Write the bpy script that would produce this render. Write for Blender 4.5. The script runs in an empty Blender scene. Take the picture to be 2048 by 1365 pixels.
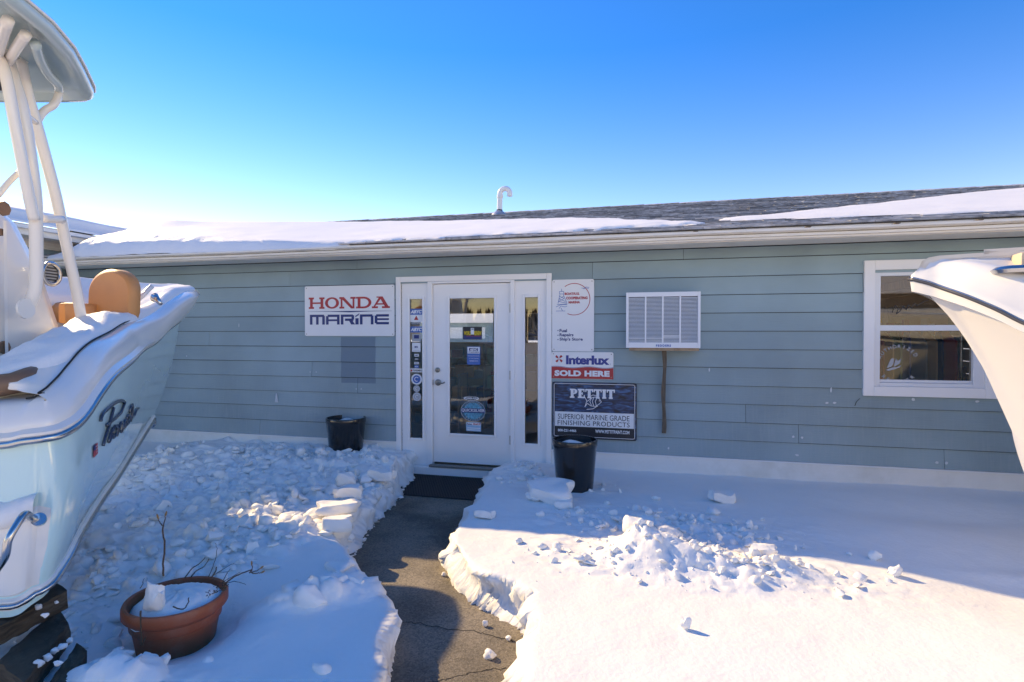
import bpy, bmesh, math, random
import numpy as np
from mathutils import Vector, Matrix
random.seed(7); np.random.seed(7)
S = bpy.context.scene
COL = S.collection
PI = math.pi
# ------------------------------------------------------------------ camera
YAW = math.radians(14.0); FPX = 1120.0; PITCH = math.atan(18/1120)
CAM = Vector((0, -5.9, 1.6))
RX, RY = math.cos(YAW), math.sin(YAW)        # camera right, on the ground
FX, FY = -math.sin(YAW), math.cos(YAW)       # camera forward, on the ground
cam = bpy.data.objects.new('camera', bpy.data.cameras.new('camera')); COL.objects.link(cam)
cam.data.sensor_width = 36; cam.data.lens = FPX/2048*36
cam.data.clip_start = .05; cam.data.clip_end = 2000
cam.location = CAM; cam.rotation_euler = (PI/2-PITCH, 0, YAW)
S.camera = cam
# ------------------------------------------------------------------ sky and sun
SUN = Vector((-1.54, .66, 1.0)).normalized()
world = bpy.data.worlds.new('World'); S.world = world; world.use_nodes = True
wn = world.node_tree.nodes; wl = world.node_tree.links
sky = wn.new('ShaderNodeTexSky'); sky.sky_type = 'NISHITA'; sky.sun_disc = False
sky.sun_elevation = math.asin(SUN.z); sky.sun_rotation = math.atan2(SUN.x, SUN.y)
sky.air_density = 1.0; sky.dust_density = .0; sky.ozone_density = 1.9
hs = wn.new('ShaderNodeHueSaturation'); hs.inputs['Hue'].default_value = .509; hs.inputs['Saturation'].default_value = 1.52
tn = wn.new('ShaderNodeVectorMath'); tn.operation = 'MULTIPLY'; tn.inputs[1].default_value = (.98, .85, .97)
wl.new(sky.outputs[0], tn.inputs[0]); wl.new(tn.outputs[0], hs.inputs['Color']); wl.new(hs.outputs[0], wn['Background'].inputs[0]); wn['Background'].inputs[1].default_value = .138
sun = bpy.data.objects.new('sun', bpy.data.lights.new('sun', 'SUN')); COL.objects.link(sun)
sun.data.energy = 2.0; sun.data.angle = math.radians(.53); sun.data.color = (1, .895, .81)
sun.rotation_euler = SUN.to_track_quat('Z', 'Y').to_euler()
S.view_settings.view_transform = 'Standard'; S.view_settings.look = 'None'
S.view_settings.gamma = 1; S.view_settings.use_curve_mapping = False
S.view_settings.exposure = 1.57
S.view_settings.use_white_balance = True; S.view_settings.white_balance_temperature = 13000; S.view_settings.white_balance_tint = 0
try: S.cycles.use_denoising = True
except Exception: pass
S.cycles.max_bounces = 8; S.cycles.transparent_max_bounces = 12
# ------------------------------------------------------------------ where things stand
def C(X, Z, z):                 # metres right of and ahead of where the photographer stood, height
    return Vector((CAM.x+RX*X+FX*Z, CAM.y+RY*X+FY*Z, z))
HZ = 664.0
def onwall(px, py, y=0.0):      # point of a plane parallel to the front wall
    u = (px-1024)/FPX; t = (y-CAM.y)/(FY+u*RY)
    return Vector((t*(FX+u*RX), y, 1.6+(HZ-py)/FPX*t))
def onground(px, py, z=.19):
    Z = FPX*(1.6-z)/(py-HZ); return C((px-1024)/FPX*Z, Z, z)
# ------------------------------------------------------------------ noise
_T = np.random.RandomState(3).rand(256, 256)
def vnoise(x, y):
    xi = np.floor(x).astype(int); yi = np.floor(y).astype(int); fx = x-xi; fy = y-yi
    fx = fx*fx*(3-2*fx); fy = fy*fy*(3-2*fy)
    a = _T[xi & 255, yi & 255]; b = _T[(xi+1) & 255, yi & 255]; c = _T[xi & 255, (yi+1) & 255]; d = _T[(xi+1) & 255, (yi+1) & 255]
    return (a*(1-fx)+b*fx)*(1-fy)+(c*(1-fx)+d*fx)*fy - .5
def fbm(x, y, f=1.0, o=4, s=0.0):
    x = np.asarray(x, float)+s*17.3+500; y = np.asarray(y, float)+s*9.1+500; r = 0; a = 1.0
    for k in range(o):
        r = r+a*vnoise(x*f+k*31.7, y*f+k*11.3); f *= 2.03; a *= .5
    return r
def sstep(a, b, v):
    t = np.clip((v-a)/(b-a), 0, 1); return t*t*(3-2*t)
def catmull(P, n):              # smooth curve through points, n steps per span
    P = [Vector(p) for p in P]; out = []
    for i in range(len(P)-1):
        p0 = P[max(i-1, 0)]; p1 = P[i]; p2 = P[i+1]; p3 = P[min(i+2, len(P)-1)]
        for k in range(n):
            t = k/n
            out.append(.5*((2*p1)+(p2-p0)*t+(2*p0-5*p1+4*p2-p3)*t*t+(3*p1-p0-3*p2+p3)*t**3))
    out.append(P[-1]); return out
# ------------------------------------------------------------------ mesh collector
class MB:
    def __init__(s): s.v = []; s.f = []
    def add(s, v, f):
        o = len(s.v); s.v += [tuple(p) for p in v]; s.f += [tuple(i+o for i in q) for q in f]; return s
    def box(s, x0, x1, y0, y1, z0, z1, b=0.0):
        if b <= 0:
            v = [(x, y, z) for x in (x0, x1) for y in (y0, y1) for z in (z0, z1)]
            return s.add(v, [(0, 1, 3, 2), (4, 6, 7, 5), (0, 4, 5, 1), (2, 3, 7, 6), (0, 2, 6, 4), (1, 5, 7, 3)])
        bm = bmesh.new(); bmesh.ops.create_cube(bm, size=1)
        for v in bm.verts: v.co = Vector(((x0+x1)/2+v.co.x*(x1-x0), (y0+y1)/2+v.co.y*(y1-y0), (z0+z1)/2+v.co.z*(z1-z0)))
        bmesh.ops.bevel(bm, geom=bm.edges[:], offset=b, segments=2, affect='EDGES', profile=.6)
        s.bm(bm); return s
    def bm(s, bm):
        bm.verts.index_update()
        s.add([v.co[:] for v in bm.verts], [[v.index for v in f.verts] for f in bm.faces]); bm.free(); return s
    def tube(s, P, r, n=10, cap=True):
        P = [Vector(p) for p in P]; R = r if hasattr(r, '__len__') else [r]*len(P); rings = []; up = None
        for i, p in enumerate(P):
            t = (P[min(i+1, len(P)-1)]-P[max(i-1, 0)]).normalized()
            if up is None: up = Vector((0, 0, 1)) if abs(t.z) < .9 else Vector((1, 0, 0))
            a = t.cross(up).normalized(); up = a.cross(t).normalized()
            rings.append([p+(a*math.cos(2*PI*k/n)+up*math.sin(2*PI*k/n))*R[i] for k in range(n)])
        v = [q for g in rings for q in g]
        f = [(i*n+k, i*n+(k+1) % n, (i+1)*n+(k+1) % n, (i+1)*n+k) for i in range(len(P)-1) for k in range(n)]
        if cap: f += [tuple(range(n))[::-1], tuple((len(P)-1)*n+k for k in range(n))]
        return s.add(v, f)
    def lathe(s, prof, c, n=32):
        c = Vector(c); v = []; m = len(prof)
        for r, z in prof: v += [(c.x+r*math.cos(2*PI*k/n), c.y+r*math.sin(2*PI*k/n), c.z+z) for k in range(n)]
        f = [(i*n+k, i*n+(k+1) % n, (i+1)*n+(k+1) % n, (i+1)*n+k) for i in range(m-1) for k in range(n)]
        return s.add(v, f+[tuple(range(n))[::-1], tuple((m-1)*n+k for k in range(n))])
    def grid(s, G):             # G[i][j] points
        n = len(G); m = len(G[0]); v = [p for r in G for p in r]
        return s.add(v, [(i*m+j, (i+1)*m+j, (i+1)*m+j+1, i*m+j+1) for i in range(n-1) for j in range(m-1)])
    def prism(s, pts, y0, y1):  # outline in (x,z), extruded along y
        n = len(pts); v = [(x, y0, z) for x, z in pts]+[(x, y1, z) for x, z in pts]
        return s.add(v, [tuple(range(n)), tuple(range(n, 2*n))[::-1]]+[(i, n+i, n+(i+1) % n, (i+1) % n) for i in range(n)])
def tag(o, label=None, cat=None, group=None, kind=None):
    if label: o['label'] = label
    if cat: o['category'] = cat
    if group: o['group'] = group
    if kind: o['kind'] = kind
    return o
def obj(name, mb, mat, parent=None, smooth=False, recentre=True, kind=None, label=None):
    me = bpy.data.meshes.new(name); v = np.array(mb.v, float).reshape(-1, 3)
    off = Vector((0, 0, 0))
    if recentre and len(v):
        lo, hi = v.min(0), v.max(0); off = Vector(((lo[0]+hi[0])/2, (lo[1]+hi[1])/2, lo[2])); v = v-np.array(off)
    me.from_pydata(v.tolist(), [], mb.f); me.validate(); me.update()
    bm = bmesh.new(); bm.from_mesh(me)
    if len(bm.faces) < 60000: bmesh.ops.recalc_face_normals(bm, faces=bm.faces[:])
    bm.to_mesh(me); bm.free()
    if smooth:
        me.shade_smooth()
        if smooth != 'all':
            try: me.set_sharp_from_angle(angle=math.radians(smooth if smooth is not True else 40))
            except Exception: pass
    for m in (mat if isinstance(mat, (list, tuple)) else [mat]): me.materials.append(m)
    o = bpy.data.objects.new(name, me); COL.objects.link(o); o.location = off
    if parent is not None:
        o.parent = parent
        o.location = off-total(parent)
    if kind: o['kind'] = kind
    if label: o['label'] = label
    return o
def total(p):
    t = Vector(p.location)
    while p.parent: p = p.parent; t += Vector(p.location)
    return t
def thing(name, loc, label, cat, group=None):
    o = bpy.data.objects.new(name, None); COL.objects.link(o); o.location = loc; o.empty_display_size = .1
    return tag(o, label, cat, group)
# ------------------------------------------------------------------ materials
def mat(name, col, rough=.6, metal=0.0, var=0.0, vscale=6.0, bump=0.0, bscale=60.0, coat=0.0, stretch=None, dirt=None, dscale=2.0, damt=.5, spec=None, rand=0.0):
    m = bpy.data.materials.new(name); m.use_nodes = True; nt = m.node_tree; N = nt.nodes; L = nt.links; b = N['Principled BSDF']
    b.inputs['Roughness'].default_value = rough; b.inputs['Metallic'].default_value = metal
    b.inputs['Coat Weight'].default_value = coat; b.inputs['Coat Roughness'].default_value = .08
    if spec is not None: b.inputs['Specular IOR Level'].default_value = spec
    b.inputs['Base Color'].default_value = (*col, 1)
    geo = N.new('ShaderNodeNewGeometry'); mp = N.new('ShaderNodeMapping'); L.new(geo.outputs['Position'], mp.inputs[0])
    if stretch: mp.inputs['Scale'].default_value = stretch
    last = None
    if var > 0:
        n = N.new('ShaderNodeTexNoise'); n.inputs['Scale'].default_value = vscale; n.inputs['Detail'].default_value = 6; L.new(mp.outputs[0], n.inputs['Vector'])
        r = N.new('ShaderNodeMapRange'); r.inputs[1].default_value = .3; r.inputs[2].default_value = .7; r.inputs[3].default_value = 1-var; r.inputs[4].default_value = 1+var; L.new(n.outputs[0], r.inputs[0])
        x = N.new('ShaderNodeVectorMath'); x.operation = 'SCALE'; x.inputs[0].default_value = col; L.new(r.outputs[0], x.inputs['Scale']); last = x.outputs[0]
    if dirt is not None:
        n = N.new('ShaderNodeTexNoise'); n.inputs['Scale'].default_value = dscale; n.inputs['Detail'].default_value = 8; n.inputs['Roughness'].default_value = .7; L.new(mp.outputs[0], n.inputs['Vector'])
        r = N.new('ShaderNodeMapRange'); r.inputs[1].default_value = .5; r.inputs[2].default_value = .72; r.inputs[4].default_value = damt; L.new(n.outputs[0], r.inputs[0])
        x = N.new('ShaderNodeMix'); x.data_type = 'RGBA'; L.new(r.outputs[0], x.inputs[0]); x.inputs[6].default_value = (*col, 1)
        if last: L.new(last, x.inputs[6])
        x.inputs[7].default_value = (*dirt, 1); last = x.outputs[2]
    if rand > 0:
        oi = N.new('ShaderNodeObjectInfo'); r = N.new('ShaderNodeMapRange'); r.inputs[3].default_value = 1-rand; r.inputs[4].default_value = 1+rand; L.new(oi.outputs['Random'], r.inputs[0])
        x = N.new('ShaderNodeVectorMath'); x.operation = 'SCALE'; x.inputs[0].default_value = col
        if last: L.new(last, x.inputs[0])
        L.new(r.outputs[0], x.inputs['Scale']); last = x.outputs[0]
    if last: L.new(last, b.inputs['Base Color'])
    if bump > 0:
        n = N.new('ShaderNodeTexNoise'); n.inputs['Scale'].default_value = bscale; n.inputs['Detail'].default_value = 5; L.new(mp.outputs[0], n.inputs['Vector'])
        bp = N.new('ShaderNodeBump'); bp.inputs['Strength'].default_value = bump; bp.inputs['Distance'].default_value = .01; L.new(n.outputs[0], bp.inputs['Height']); L.new(bp.outputs[0], b.inputs['Normal'])
    return m
def snow_mat(name, col=(.93, .885, .83)):
    m = mat(name, col, .55, var=.02, vscale=3, bump=.35, bscale=38, spec=.25)
    nt = m.node_tree; N = nt.nodes; L = nt.links; b = N['Principled BSDF']; bp = [n for n in N if n.type == 'BUMP'][0]
    geo = [n for n in N if n.type == 'NEW_GEOMETRY'][0]
    n2 = N.new('ShaderNodeTexNoise'); n2.inputs['Scale'].default_value = 320; n2.inputs['Detail'].default_value = 3; L.new(geo.outputs['Position'], n2.inputs['Vector'])
    b2 = N.new('ShaderNodeBump'); b2.inputs['Strength'].default_value = .35; b2.inputs['Distance'].default_value = .002; L.new(n2.outputs[0], b2.inputs['Height']); L.new(bp.outputs[0], b2.inputs['Normal']); L.new(b2.outputs[0], b.inputs['Normal'])
    return m
M = {}
M['snow'] = snow_mat('snow')
M['white'] = mat('white_trim_paint', (.90, .87, .84), .45, var=.02, vscale=3, bump=.05, bscale=40)
M['trim_aged'] = mat('aged_cream_trim', (.84, .78, .69), .5, var=.04, vscale=3, dirt=(.42, .34, .22), dscale=3.5, damt=.35, stretch=(1, 1, 8), bump=.05)
M['mildew'] = mat('mildewed_gutter_groove', (.22, .17, .10), .8, dirt=(.08, .06, .035), dscale=38, damt=1.0, var=.3, vscale=25)
M['vinyl'] = mat('white_vinyl', (.8, .8, .8), .35)
M['skirt'] = mat('white_skirt_board', (.86, .82, .76), .5, var=.03, dirt=(.62, .57, .47), dscale=1.6, damt=.5)
M['dark'] = mat('dark_gap', (.02, .02, .02), .8)
M['black'] = mat('black_glazed_pot', (.012, .012, .013), .22, coat=.4)
M['rubber'] = mat('black_rubber', (.018, .018, .018), .8, bump=.3, bscale=90)
M['brass'] = mat('aged_nickel', (.32, .29, .25), .35, metal=1, var=.2, vscale=40)
M['steel'] = mat('polished_steel', (.50, .50, .50), .22, metal=1)
M['terra'] = mat('terracotta_plastic', (.42, .088, .032), .48, var=.12, vscale=5, dirt=(.45, .30, .22), dscale=7, damt=.25, bump=.06, bscale=60)
M['twig'] = mat('brown_twig', (.10, .055, .03), .8, var=.3, vscale=60)
M['bud'] = mat('ochre_bud', (.32, .16, .05), .8)
M['gel'] = mat('white_gelcoat', (.86, .81, .74), .22, coat=.5, var=.015, vscale=1.5)
M['gelwarm'] = mat('cream_gelcoat', (.88, .80, .70), .25, coat=.4, var=.02, vscale=1.5)
M['aqua'] = mat('pale_aqua_gelcoat', (.56, .80, .77), .10, coat=.8, var=.015, vscale=1)
M['tan'] = mat('tan_vinyl_cushion', (.62, .27, .10), .5, bump=.12, bscale=120, var=.05)
M['brown'] = mat('brown_vinyl_cushion', (.22, .12, .07), .5, bump=.12, bscale=120)
M['navy'] = mat('navy_print', (.012, .035, .16), .4)
M['red'] = mat('red_print', (.52, .03, .035), .4, var=.04)
M['blue'] = mat('blue_print', (.03, .14, .42), .4)
M['ink'] = mat('black_print', (.02, .02, .025), .4)
M['signwhite'] = mat('white_sign_panel', (.84, .82, .80), .4, var=.015)
M['signprint'] = mat('white_print', (.80, .80, .80), .4)
M['yellow'] = mat('yellow_print', (.75, .50, .03), .4)
M['teal'] = mat('teal_print', (.05, .30, .42), .4, var=.5, vscale=60)
M['grey'] = mat('grey_print', (.38, .40, .42), .5)
M['sky_print'] = mat('pale_blue_print', (.25, .50, .68), .4)
M['paleseal'] = mat('pale_seal', (.50, .54, .58), .4)
M['lumber'] = mat('weathered_grey_board', (.15, .11, .075), .85, var=.35, vscale=7, stretch=(14, 14, 1), bump=.5, bscale=10)
M['timber'] = mat('rotting_timber', (.085, .055, .032), .9, var=.5, vscale=9, stretch=(1, 1, 7), bump=.8, bscale=22, dirt=(.20, .16, .11), dscale=6, damt=.7)
M['interior'] = mat('tan_slatwall', (.62, .45, .24), .6, var=.1, vscale=3)
M['shelf'] = mat('shelf_board', (.55, .46, .36), .6)
M['ceilwood'] = mat('ceiling_planks', (.6, .33, .14), .6, var=.3, vscale=5, stretch=(1, 8, 1))
M['floorin'] = mat('shop_floor', (.34, .27, .2), .5)
M['carton'] = mat('goods', (.20, .18, .17), .6, rand=.6)
def glass(name, tint=(.96, .97, .96)):
    m = bpy.data.materials.new(name); m.use_nodes = True; nt = m.node_tree; N = nt.nodes; L = nt.links; N.remove(N['Principled BSDF'])
    t = N.new('ShaderNodeBsdfTransparent'); t.inputs[0].default_value = (*tint, 1)
    g = N.new('ShaderNodeBsdfGlossy'); g.inputs['Roughness'].default_value = .01
    f = N.new('ShaderNodeFresnel'); f.inputs[0].default_value = 1.75
    x = N.new('ShaderNodeMixShader'); L.new(f.outputs[0], x.inputs[0]); L.new(t.outputs[0], x.inputs[1]); L.new(g.outputs[0], x.inputs[2]); L.new(x.outputs[0], N['Material Output'].inputs[0])
    return m
M['glass'] = glass('window_glass')
M['shield'] = glass('clear_windshield', (.93, .94, .95))
def shingle_mat():
    m = mat('charcoal_shingles', (.34, .335, .34), .9, var=.45, vscale=14, bump=.5, bscale=220, rand=.2)
    nt = m.node_tree; N = nt.nodes; L = nt.links; b = N['Principled BSDF']; src = b.inputs['Base Color'].links[0].from_socket; geo = [n for n in N if n.type == 'NEW_GEOMETRY'][0]
    r = N.new('ShaderNodeMapRange'); r.inputs[3].default_value = .5; r.inputs[4].default_value = 1.5; L.new(geo.outputs['Random Per Island'], r.inputs[0]); x = N.new('ShaderNodeVectorMath'); x.operation = 'SCALE'; L.new(src, x.inputs[0]); L.new(r.outputs[0], x.inputs['Scale']); L.new(x.outputs[0], b.inputs['Base Color'])
    return m
M['shingle'] = shingle_mat()
def path_mat():
    m = mat('exposed_aggregate_concrete', (.20, .162, .122), .85, var=.35, vscale=2.2, bump=.6, bscale=140)
    nt = m.node_tree; N = nt.nodes; L = nt.links; b = N['Principled BSDF']; geo = [n for n in N if n.type == 'NEW_GEOMETRY'][0]
    src = b.inputs['Base Color'].links[0].from_socket
    v = N.new('ShaderNodeTexVoronoi'); v.inputs['Scale'].default_value = 110; L.new(geo.outputs['Position'], v.inputs['Vector'])
    bw = N.new('ShaderNodeRGBToBW'); L.new(v.outputs['Color'], bw.inputs[0])
    r = N.new('ShaderNodeMapRange'); r.inputs[3].default_value = .62; r.inputs[4].default_value = 1.45; L.new(bw.outputs[0], r.inputs[0])
    x = N.new('ShaderNodeVectorMath'); x.operation = 'SCALE'; L.new(src, x.inputs[0]); L.new(r.outputs[0], x.inputs['Scale'])
    # damp patches
    n = N.new('ShaderNodeTexNoise'); n.inputs['Scale'].default_value = 1.7; n.inputs['Detail'].default_value = 7; L.new(geo.outputs['Position'], n.inputs['Vector'])
    r2 = N.new('ShaderNodeMapRange'); r2.inputs[1].default_value = .54; r2.inputs[2].default_value = .64; r2.inputs[3].default_value = 1; r2.inputs[4].default_value = .62; L.new(n.outputs[0], r2.inputs[0])
    y = N.new('ShaderNodeVectorMath'); y.operation = 'SCALE'; L.new(x.outputs[0], y.inputs[0]); L.new(r2.outputs[0], y.inputs['Scale']); L.new(y.outputs[0], b.inputs['Base Color'])
    return m
M['path'] = path_mat()
def siding_mat():
    m = mat('slate_blue_siding', (.26, .36, .38), .5, var=.13, vscale=1.3, bump=.18, bscale=26, rand=.05)
    nt = m.node_tree; N = nt.nodes; L = nt.links; b = N['Principled BSDF']; geo = [n for n in N if n.type == 'NEW_GEOMETRY'][0]
    mp = [n for n in N if n.type == 'MAPPING'][0]; mp.inputs['Scale'].default_value = (1, 1, 1)
    bump = [n for n in N if n.type == 'BUMP'][0]; bn = bump.inputs['Height'].links[0].from_node
    m2 = N.new('ShaderNodeMapping'); m2.inputs['Scale'].default_value = (.35, 1, 5); L.new(geo.outputs['Position'], m2.inputs[0]); L.new(m2.outputs[0], bn.inputs['Vector'])
    src = b.inputs['Base Color'].links[0].from_socket
    # weathered vertical streaks low on the wall
    m3 = N.new('ShaderNodeMapping'); m3.inputs['Scale'].default_value = (30, 1, 2.6); L.new(geo.outputs['Position'], m3.inputs[0])
    n = N.new('ShaderNodeTexNoise'); n.inputs['Scale'].default_value = 1.6; n.inputs['Detail'].default_value = 8; L.new(m3.outputs[0], n.inputs['Vector'])
    sx = N.new('ShaderNodeSeparateXYZ'); L.new(geo.outputs['Position'], sx.inputs[0])
    lo = N.new('ShaderNodeMapRange'); lo.inputs[1].default_value = 1.3; lo.inputs[2].default_value = .5; lo.inputs[3].default_value = .0; lo.inputs[4].default_value = .30; L.new(sx.outputs['Z'], lo.inputs[0])
    st = N.new('ShaderNodeMapRange'); st.inputs[1].default_value = .48; st.inputs[2].default_value = .75; L.new(n.outputs[0], st.inputs[0])
    mu = N.new('ShaderNodeMath'); mu.operation = 'MULTIPLY'; L.new(lo.outputs[0], mu.inputs[0]); L.new(st.outputs[0], mu.inputs[1])
    x = N.new('ShaderNodeMix'); x.data_type = 'RGBA'; L.new(mu.outputs[0], x.inputs[0]); L.new(src, x.inputs[6]); x.inputs[7].default_value = (.40, .45, .48, 1)
    # unfaded rectangle where a sign used to hang
    a0 = onwall(683, 674); a1 = onwall(752, 767)
    def band(sock, lo_, hi_):
        p = N.new('ShaderNodeMath'); p.operation = 'GREATER_THAN'; L.new(sock, p.inputs[0]); p.inputs[1].default_value = lo_
        q = N.new('ShaderNodeMath'); q.operation = 'LESS_THAN'; L.new(sock, q.inputs[0]); q.inputs[1].default_value = hi_
        r = N.new('ShaderNodeMath'); r.operation = 'MULTIPLY'; L.new(p.outputs[0], r.inputs[0]); L.new(q.outputs[0], r.inputs[1]); return r.outputs[0]
    k = N.new('ShaderNodeMath'); k.operation = 'MULTIPLY'; L.new(band(sx.outputs['X'], a0.x, a1.x), k.inputs[0]); L.new(band(sx.outputs['Z'], a1.z, a0.z), k.inputs[1])
    y = N.new('ShaderNodeMix'); y.data_type = 'RGBA'; L.new(k.outputs[0], y.inputs[0]); L.new(x.outputs[2], y.inputs[6]); y.inputs[7].default_value = (.15, .225, .27, 1)
    L.new(y.outputs[2], b.inputs['Base Color'])
    return m
M['siding'] = siding_mat()
M['caulk'] = mat('pale_filler_spot', (.6, .64, .66), .6)
# ================================================================== GROUND
ZP = 0.0
# shovelled path edges at pavement level: points read off the photograph, stood on the ground
Lpix = [(845, 932, 0), (839, 940, 0), (809, 969, 0), (784, 1011, 0), (749, 1036, 0), (733, 1061, 0), (710, 1093, 0), (688, 1125, 0), (735, 1180, .17), (772, 1225, .17), (772, 1253, .17), (757, 1292, .17), (756, 1335, .17), (750, 1370, .17), (742, 1480, .17)]
Rpix = [(1010, 940, .1), (982, 957, .1), (966, 975, .1), (939, 1020, .1), (911, 1062, .1), (895, 1100, .1), (888, 1148, 0), (922, 1190, 0), (937, 1205, 0), (992, 1227, 0), (1033, 1257, 0), (1050, 1262, .08), (1040, 1285, .15), (1030, 1310, .17), (1032, 1330, .17), (1015, 1372, .17), (985, 1480, .17)]
def edge(pix):
    P = [onground(*p) for p in pix]; ys = np.array([p.y for p in P]); xs = np.array([p.x for p in P])
    o = np.argsort(ys); ys = ys[o]; xs = xs[o]
    return np.concatenate([[-60, -8], ys, [0.0]]), np.concatenate([[xs[0]-2, xs[0]-.25], xs, [xs[-1]]])
LY, LX = edge(Lpix); RYY, RXX = edge(Rpix)
def gauss(x, y, cx, cy, sx, sy, a=0):
    c, s = math.cos(a), math.sin(a); u = (x-cx)*c+(y-cy)*s; v = -(x-cx)*s+(y-cy)*c
    return np.exp(-(u/sx)**2-(v/sy)**2)
def rubble_mask(x, y):
    xl = np.interp(y, LY, LX)
    yy = y+1.15*sstep(-1.9, -2.6, x); m = sstep(-3.1, -2.0, yy)*sstep(0, .08, xl-x)*sstep(-5.9, -5.2, x)
    m = m*(1-.75*sstep(-2.0, -2.6, y)*sstep(-2.5, -2.1, x))
    m2 = gauss(x, y, .05, -1.75, .75, .42)+.9*gauss(x, y, .25, -2.4, .85, .26)+.8*gauss(x, y, -1.2, -.5, .28, .4)+.5*gauss(x, y, -.5, -.75, .3, .25)
    return np.clip(m, 0, 1), np.clip(m2, 0, 1)
def snow_top(x, y):
    h = .185+.018*fbm(x, y, .7, 3, 1)+.006*fbm(x, y, 5, 3, 2)
    h = h-.11*gauss(x, y, 2.35, -2.25, .85, .55)-.05*gauss(x, y, 2.2, -.9, .7, .25)
    h = h+.03*sstep(.012, 0, np.abs((y+1.95)-.18*(x-2.0)-.0))*0
    h = h+.025*gauss(x, y, 2.6, -1.85, .7, .07, .12)+.018*gauss(x, y, 2.7, -2.12, .5, .05, .2)
    m, m2 = rubble_mask(x, y)
    ch = np.abs(fbm(x*.8+y*.5, y*1.3, 5.5, 4, 5))*.10+fbm(x, y, 12, 3, 6)*.030
    ch = ch+np.abs(fbm(x, y, 24, 3, 8))*.030
    h = h+m*(ch-.01)+m2*(ch*.8)
    h = h+.15*gauss(x, y, -.03, -2.33, .20, .16)*(1+.5*fbm(x, y, 9, 3, 9))+.07*gauss(x, y, .28, -2.42, .45, .2)+.06*gauss(x, y, .75, -2.35, .16, .09)
    h = h+.06*sstep(-1.5, -.2, y)*m                       # banked up towards the doorway
    h = h+.05*gauss(x, y, -1.25, -.3, .3, .25)
    lp = onground(632, 1200, .19); h = h+.075*gauss(x, y, lp.x, lp.y, .27, .085, YAW+.35)*(1+1.4*np.abs(fbm(x, y, 12, 4, 23)))
    hp = onground(225, 1385, .19)
    h = h+.085*gauss(x, y, hp.x, hp.y, .24, .12, YAW)*(1+1.3*np.abs(fbm(x, y, 11, 4, 19)))+.02*gauss(x, y, hp.x, hp.y, .3, .2)*fbm(x, y, 30, 2, 20)
    h = h-.14*gauss(x, y, POT.x, POT.y, .34, .30)+.03*gauss(x, y, POT.x+.4, POT.y, .16, .3)
    return h
POT = C((348-1024)/FPX*2.72, 2.72, 0)
def ground_h(x, y):
    h = snow_top(x, y)
    nl = fbm(x*0+3, y, 3.0, 3, 11)*.10+fbm(x, y, 9, 2, 12)*.03
    nr = fbm(x*0+9, y, 3.0, 3, 13)*.09+fbm(x, y, 9, 2, 14)*.03
    xl = np.interp(y, LY, LX); xr = np.interp(y, RYY, RXX)
    sl = np.gradient(np.interp(np.linspace(-9, 0, 900), LY, LX), .01); sr = np.gradient(np.interp(np.linspace(-9, 0, 900), RYY, RXX), .01)
    a = np.interp(y, np.linspace(-9, 0, 900), np.sqrt(1+np.minimum(np.abs(sl), 1.6)**2)); b = np.interp(y, np.linspace(-9, 0, 900), np.sqrt(1+np.minimum(np.abs(sr), 1.6)**2))
    dl = (xl-x)/a+nl*.45; dr = (x-xr)/b+nr*.45
    near = sstep(-2.6, -3.2, y)                           # the nearest banks are smooth, steeper ledges
    wl_ = .075-.04*near; wr_ = .075+.0*near
    fl = np.where(dl > 0, sstep(0, 1, np.clip(dl/wl_, 0, 1))**.7, 0); fr = np.where(dr > 0, sstep(0, 1, np.clip(dr/wr_, 0, 1))**.7, 0)
    f = np.maximum(fl, fr)
    tex = (1-np.abs(2*f-1))*(np.abs(fbm(x+y, y-x, 11, 3, 15))*.09-.02)
    h = h*f+tex*(f > 0)-.03*(1-np.minimum(1, f*20))
    inb = sstep(.0, .02, y)*sstep(-7.7, -7.6, x)
    wing = sstep(-7.88, -7.92, x)
    far = sstep(60, 400, np.hypot(x, y))
    h = np.where((inb > .5) & (x < 10.2) & (y < 7.0), -.06, h)
    return h
def axis(lo, hi, fine, flo, fhi):
    a = list(np.arange(flo, fhi, fine)); s = fine; v = fhi
    while v < hi: a.append(v); s *= 1.16; v += s
    a.append(hi); s = fine; v = flo-fine; b = []
    while v > lo: b.append(v); s *= 1.16; v -= s
    b.append(lo); return np.array(sorted(b)+a)
gx = axis(-600, 600, .015, -4.6, 3.2); gy = axis(-600, 700, .015, -4.8, 0.06)
X, Y = np.meshgrid(gx, gy, indexing='ij'); H = ground_h(X, Y)
# crumbly sideways displacement on the banks
gxv = np.gradient(H, axis=0)/np.gradient(gx)[:, None]; gyv = np.gradient(H, axis=1)/np.gradient(gy)[None, :]
steep = np.clip(np.hypot(gxv, gyv)/2.5, 0, 1)
fineR = (X > -4.6) & (X < 3.2) & (Y > -4.8) & (Y < .05)
lump = (fbm((X+Y)*1.0, H*1.5+(X-Y)*.15, 8, 4, 21)*.13+.02)*steep*fineR
mag = np.hypot(gxv, gyv)+1e-6
Xd = X-gxv/mag*lump; Yd = Y-gyv/mag*lump
verts = np.stack([Xd, Yd, H], -1).reshape(-1, 3)
n, m_ = X.shape; ii, jj = np.meshgrid(np.arange(n-1), np.arange(m_-1), indexing='ij')
q = np.stack([ii*m_+jj, (ii+1)*m_+jj, (ii+1)*m_+jj+1, ii*m_+jj+1], -1).reshape(-1, 4)
me = bpy.data.meshes.new('snow_ground'); me.vertices.add(len(verts)); me.vertices.foreach_set('co', verts.ravel())
me.loops.add(q.size); me.loops.foreach_set('vertex_index', q.ravel().astype('i')); me.polygons.add(len(q))
me.polygons.foreach_set('loop_start', np.arange(0, q.size, 4).astype('i')); me.update(calc_edges=True); me.validate()
me.shade_smooth(); me.materials.append(M['snow'])
o = bpy.data.objects.new('snow_ground', me); COL.objects.link(o); tag(o, kind='structure')
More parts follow.
